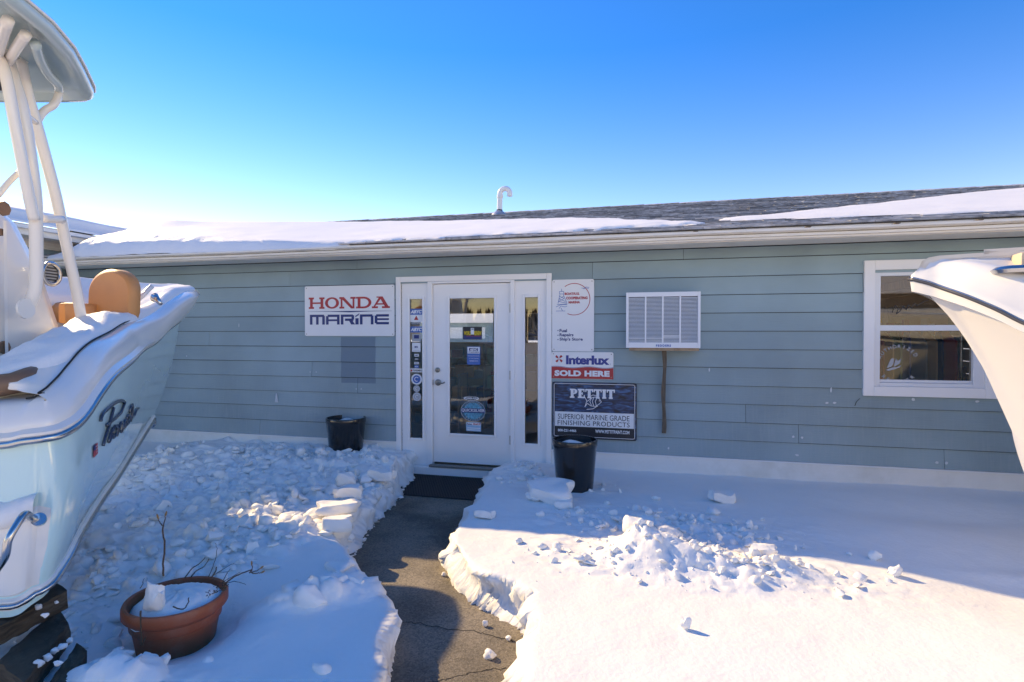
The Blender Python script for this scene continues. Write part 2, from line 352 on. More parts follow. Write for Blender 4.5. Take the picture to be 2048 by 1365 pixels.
# concrete path, cracked
pb = MB(); pb.box(-4, 2.0, -9.5, -.012, -.12, 0.0)
path = obj('path', pb, M['path']); tag(path, kind='structure')
M['crack'] = mat('crack_shadow_dirt', (.035, .028, .022), .95)
def crack(pts, w=.006):
    P = [onground(px, py, .0) for px, py in pts]; Q = []
    for a, b in zip(P[:-1], P[1:]):
        for k in range(8):
            p = a.lerp(b, k/8); Q.append(p+Vector((random.uniform(-.012, .012), random.uniform(-.012, .012), 0)))
    mb = MB()
    for a, b in zip(Q[:-1], Q[1:]):
        d = (b-a).normalized(); nn = Vector((-d.y, d.x, 0))*w*random.uniform(.25, .6)
        mb.add([a-nn+Vector((0, 0, .0015)), a+nn+Vector((0, 0, .0015)), b+nn+Vector((0, 0, .0015)), b-nn+Vector((0, 0, .0015))], [(0, 1, 2, 3)])
    obj('crack', mb, M['crack'], path)
crack([(770, 1246), (838, 1252), (895, 1263), (952, 1268), (1003, 1283), (1034, 1290)])
crack([(920, 1356), (970, 1346), (1020, 1344)], .005)
crack([(800, 1380), (860, 1372), (930, 1356)], .004)

# loose snow crumbs
def chunk_verts(seed, flat=.7, n=12):
    r = random.Random(seed); bm = bmesh.new()
    for k in range(n):
        a = r.uniform(0, 2*PI); c = r.uniform(-1, 1); s = math.sqrt(1-c*c)
        bm.verts.new((s*math.cos(a)*r.uniform(.7, 1.05), s*math.sin(a)*r.uniform(.7, 1), c*flat))
    res = bmesh.ops.convex_hull(bm, input=bm.verts[:])
    bmesh.ops.delete(bm, geom=list({g for g in res['geom_interior'] if isinstance(g, bmesh.types.BMVert)}), context='VERTS')
    bmesh.ops.triangulate(bm, faces=bm.faces[:]); bmesh.ops.subdivide_edges(bm, edges=bm.edges[:], cuts=1, use_grid_fill=True, smooth=.12); bmesh.ops.triangulate(bm, faces=bm.faces[:])
    for q in bm.verts: q.co *= 1+r.uniform(-.11, .11)
    bm.verts.index_update(); v = np.array([x.co[:] for x in bm.verts]); f = np.array([[x.index for x in p.verts] for p in bm.faces]); bm.free(); return v, f
TPL = [chunk_verts(k, random.uniform(.35, .9), random.randint(9, 14)) for k in range(18)]
def rot(rx, rz):
    return np.array(Matrix.Rotation(rz, 3, 'Z') @ Matrix.Rotation(rx, 3, 'X'))
def scatter(name, n, sampler, smin, smax, label, seed, sink=.25):
    rs = np.random.RandomState(seed); V = []; F = []; off = 0; cnt = 0; tries = 0
    while cnt < n and tries < n*60:
        tries += 1; p = sampler(rs)
        if p is None: continue
        x, y = p; s = smin+(smax-smin)*rs.rand()**4.5
        z = float(ground_h(np.array([x]), np.array([y]))[0]); z = max(z, 0)
        v, f = TPL[rs.randint(len(TPL))]
        w = (v*np.array([1, rs.uniform(.6, 1), rs.uniform(.6, 1)])*s) @ rot(rs.uniform(-.6, .6), rs.uniform(0, 6.28)).T+np.array([x, y, z+s*.5*(1-2*sink)])
        V.append(w); F.append(f+off); off += len(v); cnt += 1
    V = np.concatenate(V); F = np.concatenate(F)
    mb = MB(); mb.v = V.tolist(); mb.f = F.tolist()
    o = obj(name, mb, M['snow'], smooth=70); tag(o, label, 'snow', kind='stuff'); return o
def samp_left(rs):
    x = rs.uniform(-5.6, -1.5); y = rs.uniform(-4.0, -.25); a, b = rubble_mask(np.array([x]), np.array([y]))
    k = .5+float(fbm(np.array([x]), np.array([y]), 1.6, 3, 31)[0])*1.4
    return (x, y) if rs.rand() < a[0]*k else None
def samp_right(rs):
    x = rs.uniform(-1.6, 2.0); y = rs.uniform(-3.1, -.2); a, b = rubble_mask(np.array([x]), np.array([y]))
    return (x, y) if rs.rand() < b[0]**2.2 and x > np.interp(y, RYY, RXX)+.03 else None
scatter('snow_rubble', 3300, samp_left, .006, .085, 'broken snow crumbs strewn left of the shovelled path', 41)
scatter('snow_rubble', 1500, samp_right, .004, .050, 'broken snow crumbs strewn right of the shovelled path', 42)
def samp_bankfoot(rs):
    y = rs.uniform(-2.7, -.5); x = np.interp(y, LY, LX)+rs.uniform(-.06, .05); return (x, y)
scatter('snow_rubble', 160, samp_bankfoot, .012, .045, 'snow crumbs along the foot of the left snow bank', 43, 0)

CH = bpy.data.materials['snow']
def lump(px, py, wpx, hpx, label, z0=None, name='snow_lump', seed=None, tilt=None, slab=False, dpt=None, cat='snow lump', zoff=0.0, rz=None):
    """one loose lump: px,py = foot in the photograph, wpx/hpx its size there"""
    z = .19 if z0 is None else z0
    p = onground(px, py, z); Z = FPX*(1.6-z)/(py-HZ); w = wpx/FPX*Z; h = hpx/FPX*Z; d = dpt or w*.8
    rr = random.Random(seed if seed is not None else px*7+py)
    if slab:
        bm = bmesh.new(); bmesh.ops.create_cube(bm, size=1); bmesh.ops.subdivide_edges(bm, edges=bm.edges[:], cuts=7, use_grid_fill=True)
        bm.verts.index_update(); v = np.array([x.co[:] for x in bm.verts]); f = [[x.index for x in q.verts] for q in bm.faces]; bm.free()
        e = 2*np.abs(v); rnd = np.clip((e.sum(1)-2.0)/1.0, 0, 1); v = v*(1-.13*rnd[:, None]**1.5)
        v = v*np.array([w, d, h])+np.array([0, 0, h/2]); s_ = rr.random()*30; mnd = min(w, d, h*1.5)
        v[:, 0] += fbm(v[:, 1]/mnd+s_, v[:, 2]/mnd, 1.1, 4, 1)*mnd*.30; v[:, 1] += fbm(v[:, 0]/mnd+s_, v[:, 2]/mnd, 1.1, 4, 2)*mnd*.30; v[:, 2] += fbm(v[:, 0]/mnd+s_, v[:, 1]/mnd, .9, 4, 3)*h*.28
        v[:, 0] += .06*w*np.sin(v[:, 1]*9/d+rr.random()*6); v[:, 2] += .05*h*np.sin(v[:, 0]*5/w+rr.random()*6); v[:, 1] *= 1+.1*np.sin(v[:, 0]*4/w)
    else:
        bm = bmesh.new(); n = rr.randint(14, 20)
        for k in range(n):
            a = rr.uniform(0, 2*PI); c = rr.uniform(-1, 1); s = math.sqrt(1-c*c); q = rr.uniform(.82, 1.02)
            bm.verts.new((s*math.cos(a)*w/2*q, s*math.sin(a)*d/2*q, (c*q+.95)*h/2))
        res = bmesh.ops.convex_hull(bm, input=bm.verts[:])
        bmesh.ops.delete(bm, geom=list({g for g in res['geom_interior'] if isinstance(g, bmesh.types.BMVert)}), context='VERTS')
        bmesh.ops.triangulate(bm, faces=bm.faces[:]); bmesh.ops.subdivide_edges(bm, edges=bm.edges[:], cuts=3, use_grid_fill=True, smooth=.16)
        bm.verts.index_update(); v = np.array([x.co[:] for x in bm.verts]); f = [[x.index for x in q.verts] for q in bm.faces]; bm.free()
        s_ = rr.random()*40; v[:, 0] += fbm(v[:, 1]/w+s_, v[:, 2]/w, 4, 5, 2)*w*.17; v[:, 1] += fbm(v[:, 0]/w+s_, v[:, 2]/w, 3, 4, 4)*d*.13; v[:, 2] += fbm(v[:, 0]/w+s_, v[:, 1]/w, 3, 4, 3)*h*.18
    R = rot(tilt if tilt is not None else rr.uniform(-.15, .15), YAW+(rz if rz is not None else rr.uniform(-.5, .5)) if not slab or rz is None else YAW+rz)
    v = v @ R.T; v[:, 2] += -v[:, 2].min()
    gz = float(max(0, ground_h(np.array([p.x]), np.array([p.y]))[0])) if z0 is None else z0
    v = v+np.array([p.x, p.y+d*.3, gz-h*.10+zoff])
    mb = MB(); mb.v = v.tolist(); mb.f = [list(q) for q in f]
    return tag(obj(name, mb, CH, smooth=60), label, cat, 'loose lumps of snow')
G = 'loose lumps of snow'
lump(975, 1325, 30, 24, 'round white snowball nearest the camera on the bare concrete path', 0, 'snowball')
lump(969, 1259, 15, 14, 'small snowball on the concrete path just above the long crack', 0, 'snowball')
lump(1016, 1288, 17, 12, 'small jagged snow bit on the path where the crack meets the right bank', 0)
lump(886, 1156, 13, 10, 'tiny snow bit on the path at the foot of the undercut right bank', 0)
lump(1755, 1118, 29, 22, 'pale round snowball lying just inside the edge of the roof shadow', name='snowball')
lump(1799, 1148, 30, 27, 'sunlit round snowball with a long shadow on its right', name='snowball')
lump(1376, 1266, 24, 28, 'lone upright snow lump on the smooth sunlit snow')
lump(965, 1040, 37, 14, 'brick shaped snow block lying near the path edge in shadow', slab=True, rz=-.25, dpt=.09)
lump(1097, 1006, 84, 26, 'large flat snow slab tilted beside the right black planter', slab=True, tilt=.18, rz=-.3, dpt=.30, seed=5)
lump(1125, 1020, 34, 14, 'small white snow slab end at the foot of the big tilted slab', slab=True, dpt=.1, rz=0)
lump(1070, 1005, 40, 24, 'rounded snow chunk left of the big tilted slab')
lump(1077, 973, 34, 24, 'grey snow boulder between the door and the right black planter')
lump(1040, 968, 26, 16, 'small snow chunk at the right edge of the doormat')
lump(1275, 1095, 74, 58, 'big white snow boulder crowning the sunlit heap', seed=11)
lump(1340, 1090, 62, 34, 'rounded snow boulder on the right shoulder of the sunlit heap', seed=3)
lump(1540, 1135, 60, 42, 'rounded sunlit snow mound right of the heap', seed=8)
lump(1512, 1139, 32, 25, 'round snow ball leaning on the left of the rounded mound', seed=9)
lump(1439, 1090, 17, 26, 'upright pointed snow shard right behind the heap', tilt=.1)
lump(1503, 1062, 17, 22, 'thin upright snow shard standing in the shadow')
lump(1595, 1104, 7, 16, 'tiny upright snow sliver on the shadow edge')
lump(1427, 1033, 36, 18, 'domed snow lump in the shade above the heap')
lump(1447, 1004, 46, 18, 'flat angular snow block in the shade near the skirt board', slab=True, rz=.1, dpt=.15)
lump(1314, 1000, 20, 13, 'small snow cube in the shade right of the right planter')
lump(1160, 1034, 20, 18, 'snow lump in shade between the planter and the heap')
lump(1228, 1035, 26, 15, 'small flat snow chunk in shade above the big boulder')
lump(1180, 968, 20, 12, 'small snow chunk just right of the right black planter')
lump(689, 1022, 50, 19, 'sunlit edged snow brick on top of the left bank', slab=True, rz=.15, dpt=.14, zoff=.06)
lump(664, 1046, 74, 20, 'long shaded snow slab lying on the left bank', slab=True, rz=.1, dpt=.2, zoff=.02)
lump(662, 1072, 52, 26, 'lower shaded snow slab at the edge of the left bank', slab=True, rz=.2, dpt=.16, zoff=.0)
lump(714, 1003, 20, 15, 'small cubic snow lump behind the sunlit edged brick')
lump(760, 972, 50, 18, 'elongated snow chunk on the crest of the left bank', slab=True, rz=-.35, dpt=.1, zoff=.03)
lump(525, 1056, 38, 24, 'wedge of snow with a raised right tip in the left shadow', tilt=.3)
lump(585, 1048, 14, 19, 'small upright snow lump alone in the left shadow')
lump(383, 1106, 26, 22, 'pale snow lump just behind the terracotta pot')
lump(487, 1060, 30, 12, 'low flat snow lump left of the raised wedge')
lump(685, 985, 48, 40, 'craggy snow boulder in the field left of the bank', seed=77)
lump(655, 998, 34, 26, 'smaller snow boulder in front of the craggy one')
lump(230, 975, 22, 10, 'little snow bit near the bow eye shadow')
lump(298, 943, 34, 14, 'snow shard below the skirt board at the far left')
for k, (px, py, w, h, lb) in enumerate([(596, 1232, 96, 70, 'slanting left end block of the long snow chunk on the left bank'), (645, 1212, 84, 66, 'middle block of the long snow chunk on the left bank'), (692, 1196, 74, 54, 'right end block of the long snow chunk overhanging the path'), (664, 1156, 64, 30, 'flat slab behind the long snow chunk on the left bank')]):
    lump(px, py, w, h, lb, z0=.17, seed=100+k, dpt=.2)
for k, (px, py, w, h, lb) in enumerate([(175, 1352, 50, 30, 'leftmost heaped snow chunk beside the dark timber'), (228, 1328, 42, 26, 'heaped snow chunk below the left side of the terracotta pot'), (278, 1340, 48, 30, 'biggest heaped snow chunk below the terracotta pot'), (316, 1340, 30, 26, 'small snow ball at the right end of the heap below the pot'), (200, 1375, 70, 34, 'broad snow mound at the bottom left of the photograph'), (402, 1345, 36, 22, 'small round snow lump right of the terracotta pot'), (630, 1362, 60, 30, 'triangular snow lump at the bottom edge left of the path'), (216, 1318, 22, 14, 'little snow peak on top of the heap by the pot')]):
    lump(px, py, w, h, lb, z0=.17 if px > 390 else .20, seed=140+k, zoff=.0, dpt=.07)
# ================================================================== STORE BUILDING
B = thing('marina_store', (0, 0, 0), 'long low marina store with slate blue lap siding and a snowy shingle roof', 'building')
XL, XR = -7.55, 9.5
def rect(px0, px1, py0, py1, y):
    ym = (py0+py1)/2; xm = (px0+px1)/2
    return onwall(px0, ym, y).x, onwall(px1, ym, y).x, onwall(xm, py1, y).z, onwall(xm, py0, y).z
DX0 = onwall(792, 664, -.03).x; DX1 = onwall(1103, 664, -.03).x; DTOP = 2.225
WX0 = onwall(1727, 664, -.03).x; WX1 = onwall(1996, 664, -.03).x; WZ1 = 2.265; WZ0 = 1.005
w = MB()
w.box(XL, DX0+.06, .0, .12, -.05, 2.44); w.box(DX0+.06, DX1-.06, 0, .12, DTOP-.07, 2.44); w.box(DX1-.06, WX0+.06, 0, .12, -.05, 2.44)
w.box(WX0+.06, WX1-.06, 0, .12, -.05, WZ0+.06); w.box(WX0+.06, WX1-.06, 0, .12, WZ1-.06, 2.44); w.box(WX1-.06, XR, 0, .12, -.05, 2.44)
w.box(XL, XR, -.018, .12, 2.453, 2.60)
for xx in (XL, XR-.08): w.add([(xx+a, y, z) for a in (0, .08) for y, z in ((-.4, 2.46), (8.3, 2.46), (4.0, 3.72))], [(0, 1, 2), (3, 5, 4), (0, 3, 4, 1), (1, 4, 5, 2), (2, 5, 3, 0)])
obj('wall', w, M['dark'], B)
joints = {11: [716, 1366], 10: [582, 1185], 4: [625], 3: [716], 2: [1492], 1: [1598], 0: [1890, 520], 6: [420], 8: [2350], 5: [2500]}
ROW0, EXPO = .351, .18
for k in range(12):
    z0 = ROW0+EXPO*k; z1 = min(z0+EXPO, 2.438)
    cuts = []
    if z0 < DTOP-.08: cuts.append((DX0+.03, DX1-.03))
    if z1 > WZ0+.1 and z0 < WZ1-.12: cuts.append((WX0+.03, WX1-.03))
    if k == 10: pass
    xs = sorted([XL]+[onwall(j, 664).x for j in joints.get(k, [])]+[XR]+([WX0-.002] if k == 9 else []))
    for a, b in zip(xs[:-1], xs[1:]):
        segs = [(a+.0018, b-.0018)]
        for c0, c1 in cuts:
            ns = []
            for s0, s1 in segs:
                if s1 <= c0 or s0 >= c1: ns.append((s0, s1)); continue
                if s0 < c0: ns.append((s0, c0))
                if s1 > c1: ns.append((c1, s1))
            segs = ns
        for s0, s1 in segs:
            if s1-s0 < .03: continue
            jz = random.uniform(-.0012, .0012)
            mb = MB(); pr = [(-.020, z0+jz), (-.006, z1-.0055), (-.001, z1-.0055), (-.001, z0+jz)]
            v = [(s0, y, z) for y, z in pr]+[(s1, y, z) for y, z in pr]
            mb.add(v, [(0, 1, 2, 3), (4, 7, 6, 5)]+[(i, 4+i, 4+(i+1) % 4, (i+1) % 4) for i in range(4)])
            obj('plank', mb, M['siding'], B)
# filler spots and scars on the planks
for px, py, w_, h_ in [(1588, 874, 5, 5), (1606, 876, 5, 5), (1596, 911, 7, 5), (1877, 926, 6, 6), (1896, 927, 6, 6), (1828, 799, 7, 6), (1956, 803, 7, 5), (1419, 740, 3, 9), (1338, 897, 4, 5), (1663, 780, 3, 11), (620, 744, 3, 3), (632, 744, 3, 3), (712, 778, 3, 3), (722, 778, 3, 3), (478, 650, 2, 11), (1655, 806, 7, 4), (1670, 806, 7, 4), (373, 712, 3, 4)]:
    p = onwall(px, py, -.0215); rx = w_/400.; rz = h_/400.
    n = 9; pts = [(p.x+rx*math.cos(2*PI*k/n)*random.uniform(.7, 1.1), p.y-.0006, p.z+rz*math.sin(2*PI*k/n)*random.uniform(.7, 1.1)) for k in range(n)]
    obj('filler_spot', MB().add(pts, [tuple(range(n))]), M['caulk'], B)
p = onwall(552, 795, -.0215); spots = MB()
for dx, dz, a in ((-.016, 0, .25), (.016, 0, -.25), (0, -.005, 0)):
    spots.add([(p.x+dx-.006, p.y, p.z-.06), (p.x+dx+.006, p.y, p.z-.06), (p.x+dx*.3+.004, p.y, p.z+.05), (p.x+dx*.3-.004, p.y, p.z+.05)], [(0, 1, 2, 3)])
obj('paint_scar', spots, M['caulk'], B)
k_ = MB(); P = [onwall(1721, 797, -.0215), onwall(1714, 804, -.0215), onwall(1711, 812, -.0215)]
for a, b in zip(P[:-1], P[1:]): k_.add([a+Vector((-.003, 0, 0)), a+Vector((.003, 0, 0)), b+Vector((.003, 0, 0)), b+Vector((-.003, 0, 0))], [(0, 1, 2, 3)])
obj('siding_crack', k_, M['dark'], B)
# skirt
for a, b in ((XL, DX0-.002), (DX1+.002, XR)):
    m = MB(); m.box(a, b, -.030, -.001, -.05, ROW0-.014); obj('skirt_board', m, M['skirt'], B)
    m = MB(); m.box(a, b, -.042, -.001, ROW0-.013, ROW0-.002, .002); obj('drip_cap', m, M['white'], B)
# eave
m = MB(); m.box(XL, XR, -.41, -.02, 2.440, 2.452); obj('soffit', m, M['trim_aged'], B)
m = MB(); m.box(XL, XR, -.44, -.412, 2.425, 2.56); obj('fascia', m, M['trim_aged'], B)
prof = [(-.442, 2.432), (-.49, 2.430), (-.497, 2.445), (-.508, 2.449), (-.510, 2.478), (-.524, 2.484), (-.545, 2.492), (-.546, 2.508), (-.538, 2.508), (-.536, 2.496), (-.515, 2.488), (-.503, 2.482), (-.500, 2.454), (-.485, 2.44), (-.442, 2.44)]
def extr(mb, prof, x0, x1, n=24, wob=.004):
    G = []
    for i in range(n+1):
        x = x0+(x1-x0)*i/n; dz = wob*math.sin(i*1.3)+wob*.6*math.sin(i*.47)
        G.append([(x, y, z+dz) for y, z in prof+[prof[0]]])
    mb.grid(G); return mb
obj('gutter', extr(MB(), prof, -7.3, XR), M['trim_aged'], B)
m = MB()
for (ya, za, yb, zb) in ((-.5101, 2.4805, -.5125, 2.4725), (-.4935, 2.4475, -.5085, 2.4465)):
    G = []
    for i in range(25):
        x = -7.3+(XR+7.3)*i/24; dz = .004*math.sin(i*1.3)+.0024*math.sin(i*.47)
        G.append([(x, ya-.0012, za+dz), (x, yb-.0012, zb+dz)])
    m.grid(G)
obj('gutter_groove', m, M['mildew'], B)
for px in (1390, 1613, 1789, 1953, 2140):
    p = onwall(px, 452, -.5); m = MB(); m.box(p.x-.02, p.x+.02, -.545, -.441, 2.512, 2.520); obj('gutter_hanger', m, M['lumber'], B)
# roof
RS = .272
def roofz(y): return 2.552+RS*(y+.45)
RIDGE = 4.0
m = MB(); m.add([(XL-.6, -.44, roofz(-.44)-.004), (XR, -.44, roofz(-.44)-.004), (XR, RIDGE, roofz(RIDGE)-.004), (XL-.6, RIDGE, roofz(RIDGE)-.004), (XL-.6, -.44, roofz(-.44)-.02), (XR, -.44, roofz(-.44)-.02), (XR, RIDGE, roofz(RIDGE)-.02), (XL-.6, RIDGE, roofz(RIDGE)-.02)],
             [(0, 1, 2, 3), (7, 6, 5, 4), (0, 4, 5, 1), (1, 5, 6, 2), (3, 2, 6, 7), (0, 3, 7, 4)])
m.add([(XL-.6, RIDGE, roofz(RIDGE)-.01), (XR, RIDGE, roofz(RIDGE)-.01), (XR, 8.4, 2.55), (XL-.6, 8.4, 2.55)], [(0, 1, 2, 3)])
obj('roof', m, M['shingle'], B)
def tab(x, s, w, L, th, rr):
    # one shingle tab: x along the eave, s up the slope (as y)
    a = rr.uniform(-.003, .003); t = th*rr.uniform(.7, 1.5); s0 = s+rr.uniform(-.006, .006)
    z = roofz
    v = [(x+.0015, s0, z(s0)+.002+t), (x+w-.0015, s0+a, z(s0+a)+.002+t), (x+w-.0015, s+L, z(s+L)+.003), (x+.0015, s+L, z(s+L)+.003), (x+.0015, s0, z(s0)-.002), (x+w-.0015, s0+a, z(s0+a)-.002)]
    return v, [(0, 1, 2, 3), (4, 5, 1, 0), (4, 0, 3), (5, 2, 1)]
rr = random.Random(5); near = []; rest = MB(); EX = .135
r = 0; s = -.462
while s < RIDGE-.02:
    x = XL+.2+rr.uniform(0, .3)
    while x < XR-.4:
        w_ = rr.uniform(.16, .34); v, f = tab(x, s, w_, EX+.01 if s+EX < RIDGE else RIDGE-s, .011, rr)
        if s < -.1 and -3.6 < x < 4.2 or s < .9 and 2.0 < x < 4.6: near.append((v, f))
        else: rest.add(v, f)
        x += w_
    s += EX; r += 1
near = near[:298]
for v, f in near:
    obj('shingle', MB().add(v, f), M['shingle'], B)
obj('shingle_courses', rest, M['shingle'], B, kind='stuff')
m = MB(); x = XL
while x < XR:
    m.add([(x, RIDGE-.13, roofz(RIDGE-.13)+.02), (x+.29, RIDGE-.13, roofz(RIDGE-.13)+.024), (x+.29, RIDGE, roofz(RIDGE)+.03), (x, RIDGE, roofz(RIDGE)+.024), (x, RIDGE-.13, roofz(RIDGE-.13)), (x+.29, RIDGE-.13, roofz(RIDGE-.13))], [(0, 1, 2, 3), (4, 5, 1, 0)]); x += .285
obj('ridge_cap', m, M['shingle'], B)
# roof snow: thickness over the roofs, from outlines of the two drifts on the slope
def roofpt(px, py):
    u = (px-1024)/FPX; e = (HZ-py)/FPX; d = Vector((FX+u*RX, FY+u*RY, e))
    t = (2.552+RS*(CAM.y+.45)-1.6)/(d.z-RS*d.y)
    p = CAM+d*t; return (p.x, min(p.y, RIDGE+.3))
poly1 = [(-7.6, -.66), (-6.0, -.66), (-4.9, -.66), roofpt(560, 499)]+[roofpt(*p) for p in [(720, 486), (900, 477), (1100, 467), (1300, 456), (1420, 449), (1380, 447), (1301, 445), (1240, 440), (1150, 439), (1000, 442), (900, 443), (760, 447), (620, 450)]]+[(-5.2, 4.3), (-7.6, 4.3)]
poly2 = [roofpt(*p) for p in [(1425, 444), (1448, 445), (1653, 439), (1858, 431), (2048, 424), (2300, 412), (2300, 345), (2048, 377), (1829, 400), (1700, 414), (1577, 428), (1448, 439)]]
def sdf(P, x, y):
    P = np.array(P); d = np.full(x.shape, 1e9); ins = np.zeros(x.shape, bool); n = len(P)
    for i in range(n):
        a = P[i]; b = P[(i+1) % n]; e = b-a; wx = x-a[0]; wy = y-a[1]
        t = np.clip((wx*e[0]+wy*e[1])/(e@e+1e-12), 0, 1); d = np.minimum(d, np.hypot(wx-e[0]*t, wy-e[1]*t))
        c = ((a[1] > y) != (b[1] > y)) & (x < (b[0]-a[0])*(y-a[1])/(b[1]-a[1]+1e-12)+a[0]); ins ^= c
    return np.where(ins, d, -d)
WE = -7.42; WZ = 2.93
def roofs(x, y):
    main = np.where(y < RIDGE, roofz(y), roofz(RIDGE)-RS*(y-RIDGE))
    wing = np.where(x < WE, WZ+.17*(WE-x), -9)
    return np.maximum(main, wing)
xs = np.arange(-12.0, 9.4, .045); ys = np.arange(-2.6, 7.0, .045)
X, Y = np.meshgrid(xs, ys, indexing='ij')
nz = fbm(X, Y*2, 1.6, 4, 51); d1 = sdf(poly1, X, Y)+nz*.10+fbm(X, Y*2, 9, 3, 58)*.09+fbm(X*.6, Y*3, 6, 3, 52)*.05; d2 = sdf(poly2, X, Y)+nz*.06+fbm(X*.6, Y*3, 6, 3, 53)*.05
thick = .035+.19*sstep(-3.0, -6.6, X)
t1 = np.where(d1 > 0, thick*np.sqrt(np.clip(d1/(.10+thick*1.2), 0, 1)), -.05)
t1 = np.where((X < -6.2) & (Y < .9), np.minimum(t1, .01+.33*sstep(-7.35, -6.3, X+.25*(Y+.4))), t1)
t1 = np.where(t1 > 0, t1*(1-.85*sstep(1.2, 3.7, Y)), t1)+np.where(X < -5.2, .10*gauss(X, Y, -6.9, .75, .5, .5)+.06*gauss(X, Y, -7.4, 2.2, .8, 1.2), 0)
t1 = t1*sstep(-.56, -.47, Y)-.06*sstep(-.49, -.55, Y)
t2 = np.where(d2 > 0, .034*np.sqrt(np.clip(d2/.25, 0, 1)), -.05)
TT = np.maximum(t1, t2)+fbm(X, Y, 2.2, 3, 54)*.012
wingm = X < WE+.06
tw = .17*np.sqrt(np.clip((WE+.06-X)/.16, 0, 1))*(1-.85*sstep(1.5, 3.6, Y))+.05*fbm(X, Y, .8, 3, 55)*(1-sstep(1.5, 3.6, Y))
TT = np.where(wingm, np.where(X > WE-.0, .02, tw), TT)
Hs = roofs(X, Y)+np.where(wingm & (X > WE), WZ-roofz(Y), 0)*(Y < 1.0)+TT
ok = (TT > -.02)
ok &= ~((X > WE+.06) & (Y < -.56)); ok &= ~((X > -6.0) & (Y > 6)) 
idx = -np.ones(X.shape, int); 
cell = ok[:-1, :-1] | ok[1:, :-1] | ok[:-1, 1:] | ok[1:, 1:]
cross = (X[:-1, :-1] < WE+.06) & (X[1:, :-1] >= WE+.06) & (Y[:-1, :-1] < 1.1)
cell &= ~cross
cell &= ~((Y[:-1, :-1] < -.54) & (X[1:, :-1] >= WE+.06))
use = np.zeros(X.shape, bool)
for di in (0, 1):
    for dj in (0, 1): use[di:use.shape[0]-1+di, dj:use.shape[1]-1+dj] |= cell
idx[use] = np.arange(use.sum())
ci, cj = np.where(cell)
mb = MB(); mb.v = np.stack([X[use], Y[use], Hs[use]], -1).tolist()
mb.f = np.stack([idx[ci, cj], idx[ci+1, cj], idx[ci+1, cj+1], idx[ci, cj+1]], -1).tolist()
# rims so the cover has real thickness
rim = MB()
for y0 in np.arange(-2.6, 1.1, .045):
    x0 = xs[np.where(xs < WE+.06)[0][-1]]; j = int(round((y0+2.6)/.045)); i = np.where(xs < WE+.06)[0][-1]
    if j+1 < len(ys): mb.v += [(x0, ys[j], Hs[i, j]), (x0, ys[j+1], Hs[i, j+1]), (x0+.02, ys[j+1], WZ-.01), (x0+.02, ys[j], WZ-.01)]; n = len(mb.v); mb.f.append((n-4, n-3, n-2, n-1))
obj('roof_snow', mb, M['snow'], B, smooth='all')
# vent pipe
pv = roofpt(998, 433); pz = roofz(3.72); px_ = pv[0]
P0 = Vector((onwall(999, 430, 3.72).x, 3.72, 0)); vp = MB()
r_ = .052; path_ = [(P0.x, 3.72, pz-.02), (P0.x+.004, 3.72, pz+.18), (P0.x+.01, 3.72, pz+.34)]
cx = P0.x+.10; cz = pz+.36
path_ += [(cx-.09*math.cos(a), 3.72, cz+.09*math.sin(a)) for a in np.linspace(.15, PI+.2, 10)]+[(cx+.088, 3.72, cz-.05)]
vp.tube(path_, r_*.9, 14); vo = obj('vent_pipe', vp, M['vinyl'], B, smooth=True)
m = MB(); m.tube([(P0.x+.009, 3.72, pz+.29), (P0.x+.011, 3.72, pz+.345)], .056, 14); obj('pipe_collar', m, M['vinyl'], vo, smooth=True)
m = MB(); m.tube([(P0.x, 3.72, pz+.03), (P0.x, 3.72, pz+.08)], .056, 14); obj('pipe_boot', m, M['rubber'], vo, smooth=True)
m = MB(); m.lathe([(.15, -.03), (.13, .0), (.07, .05), (.05, .06)], (P0.x, 3.70, pz), 16); obj('pipe_flashing', m, mat('galvanised_flashing', (.5, .5, .52), .4, metal=.7), vo, smooth=True)
# ------------------------------------------------ door unit
yF = -.045
def bar(mb, x0, x1, z0, z1, y0, y1, b=.004): return mb.box(x0, x1, min(y0, y1), max(y0, y1), z0, z1, b)
fr = MB(); bar(fr, DX0, DX0+.055, .0, DTOP, -.035, .0); bar(fr, DX1-.055, DX1, .0, DTOP, -.035, .0); bar(fr, DX0+.056, DX1-.056, DTOP-.06, DTOP, -.035, .0)
obj('door_casing', fr, M['white'], B)
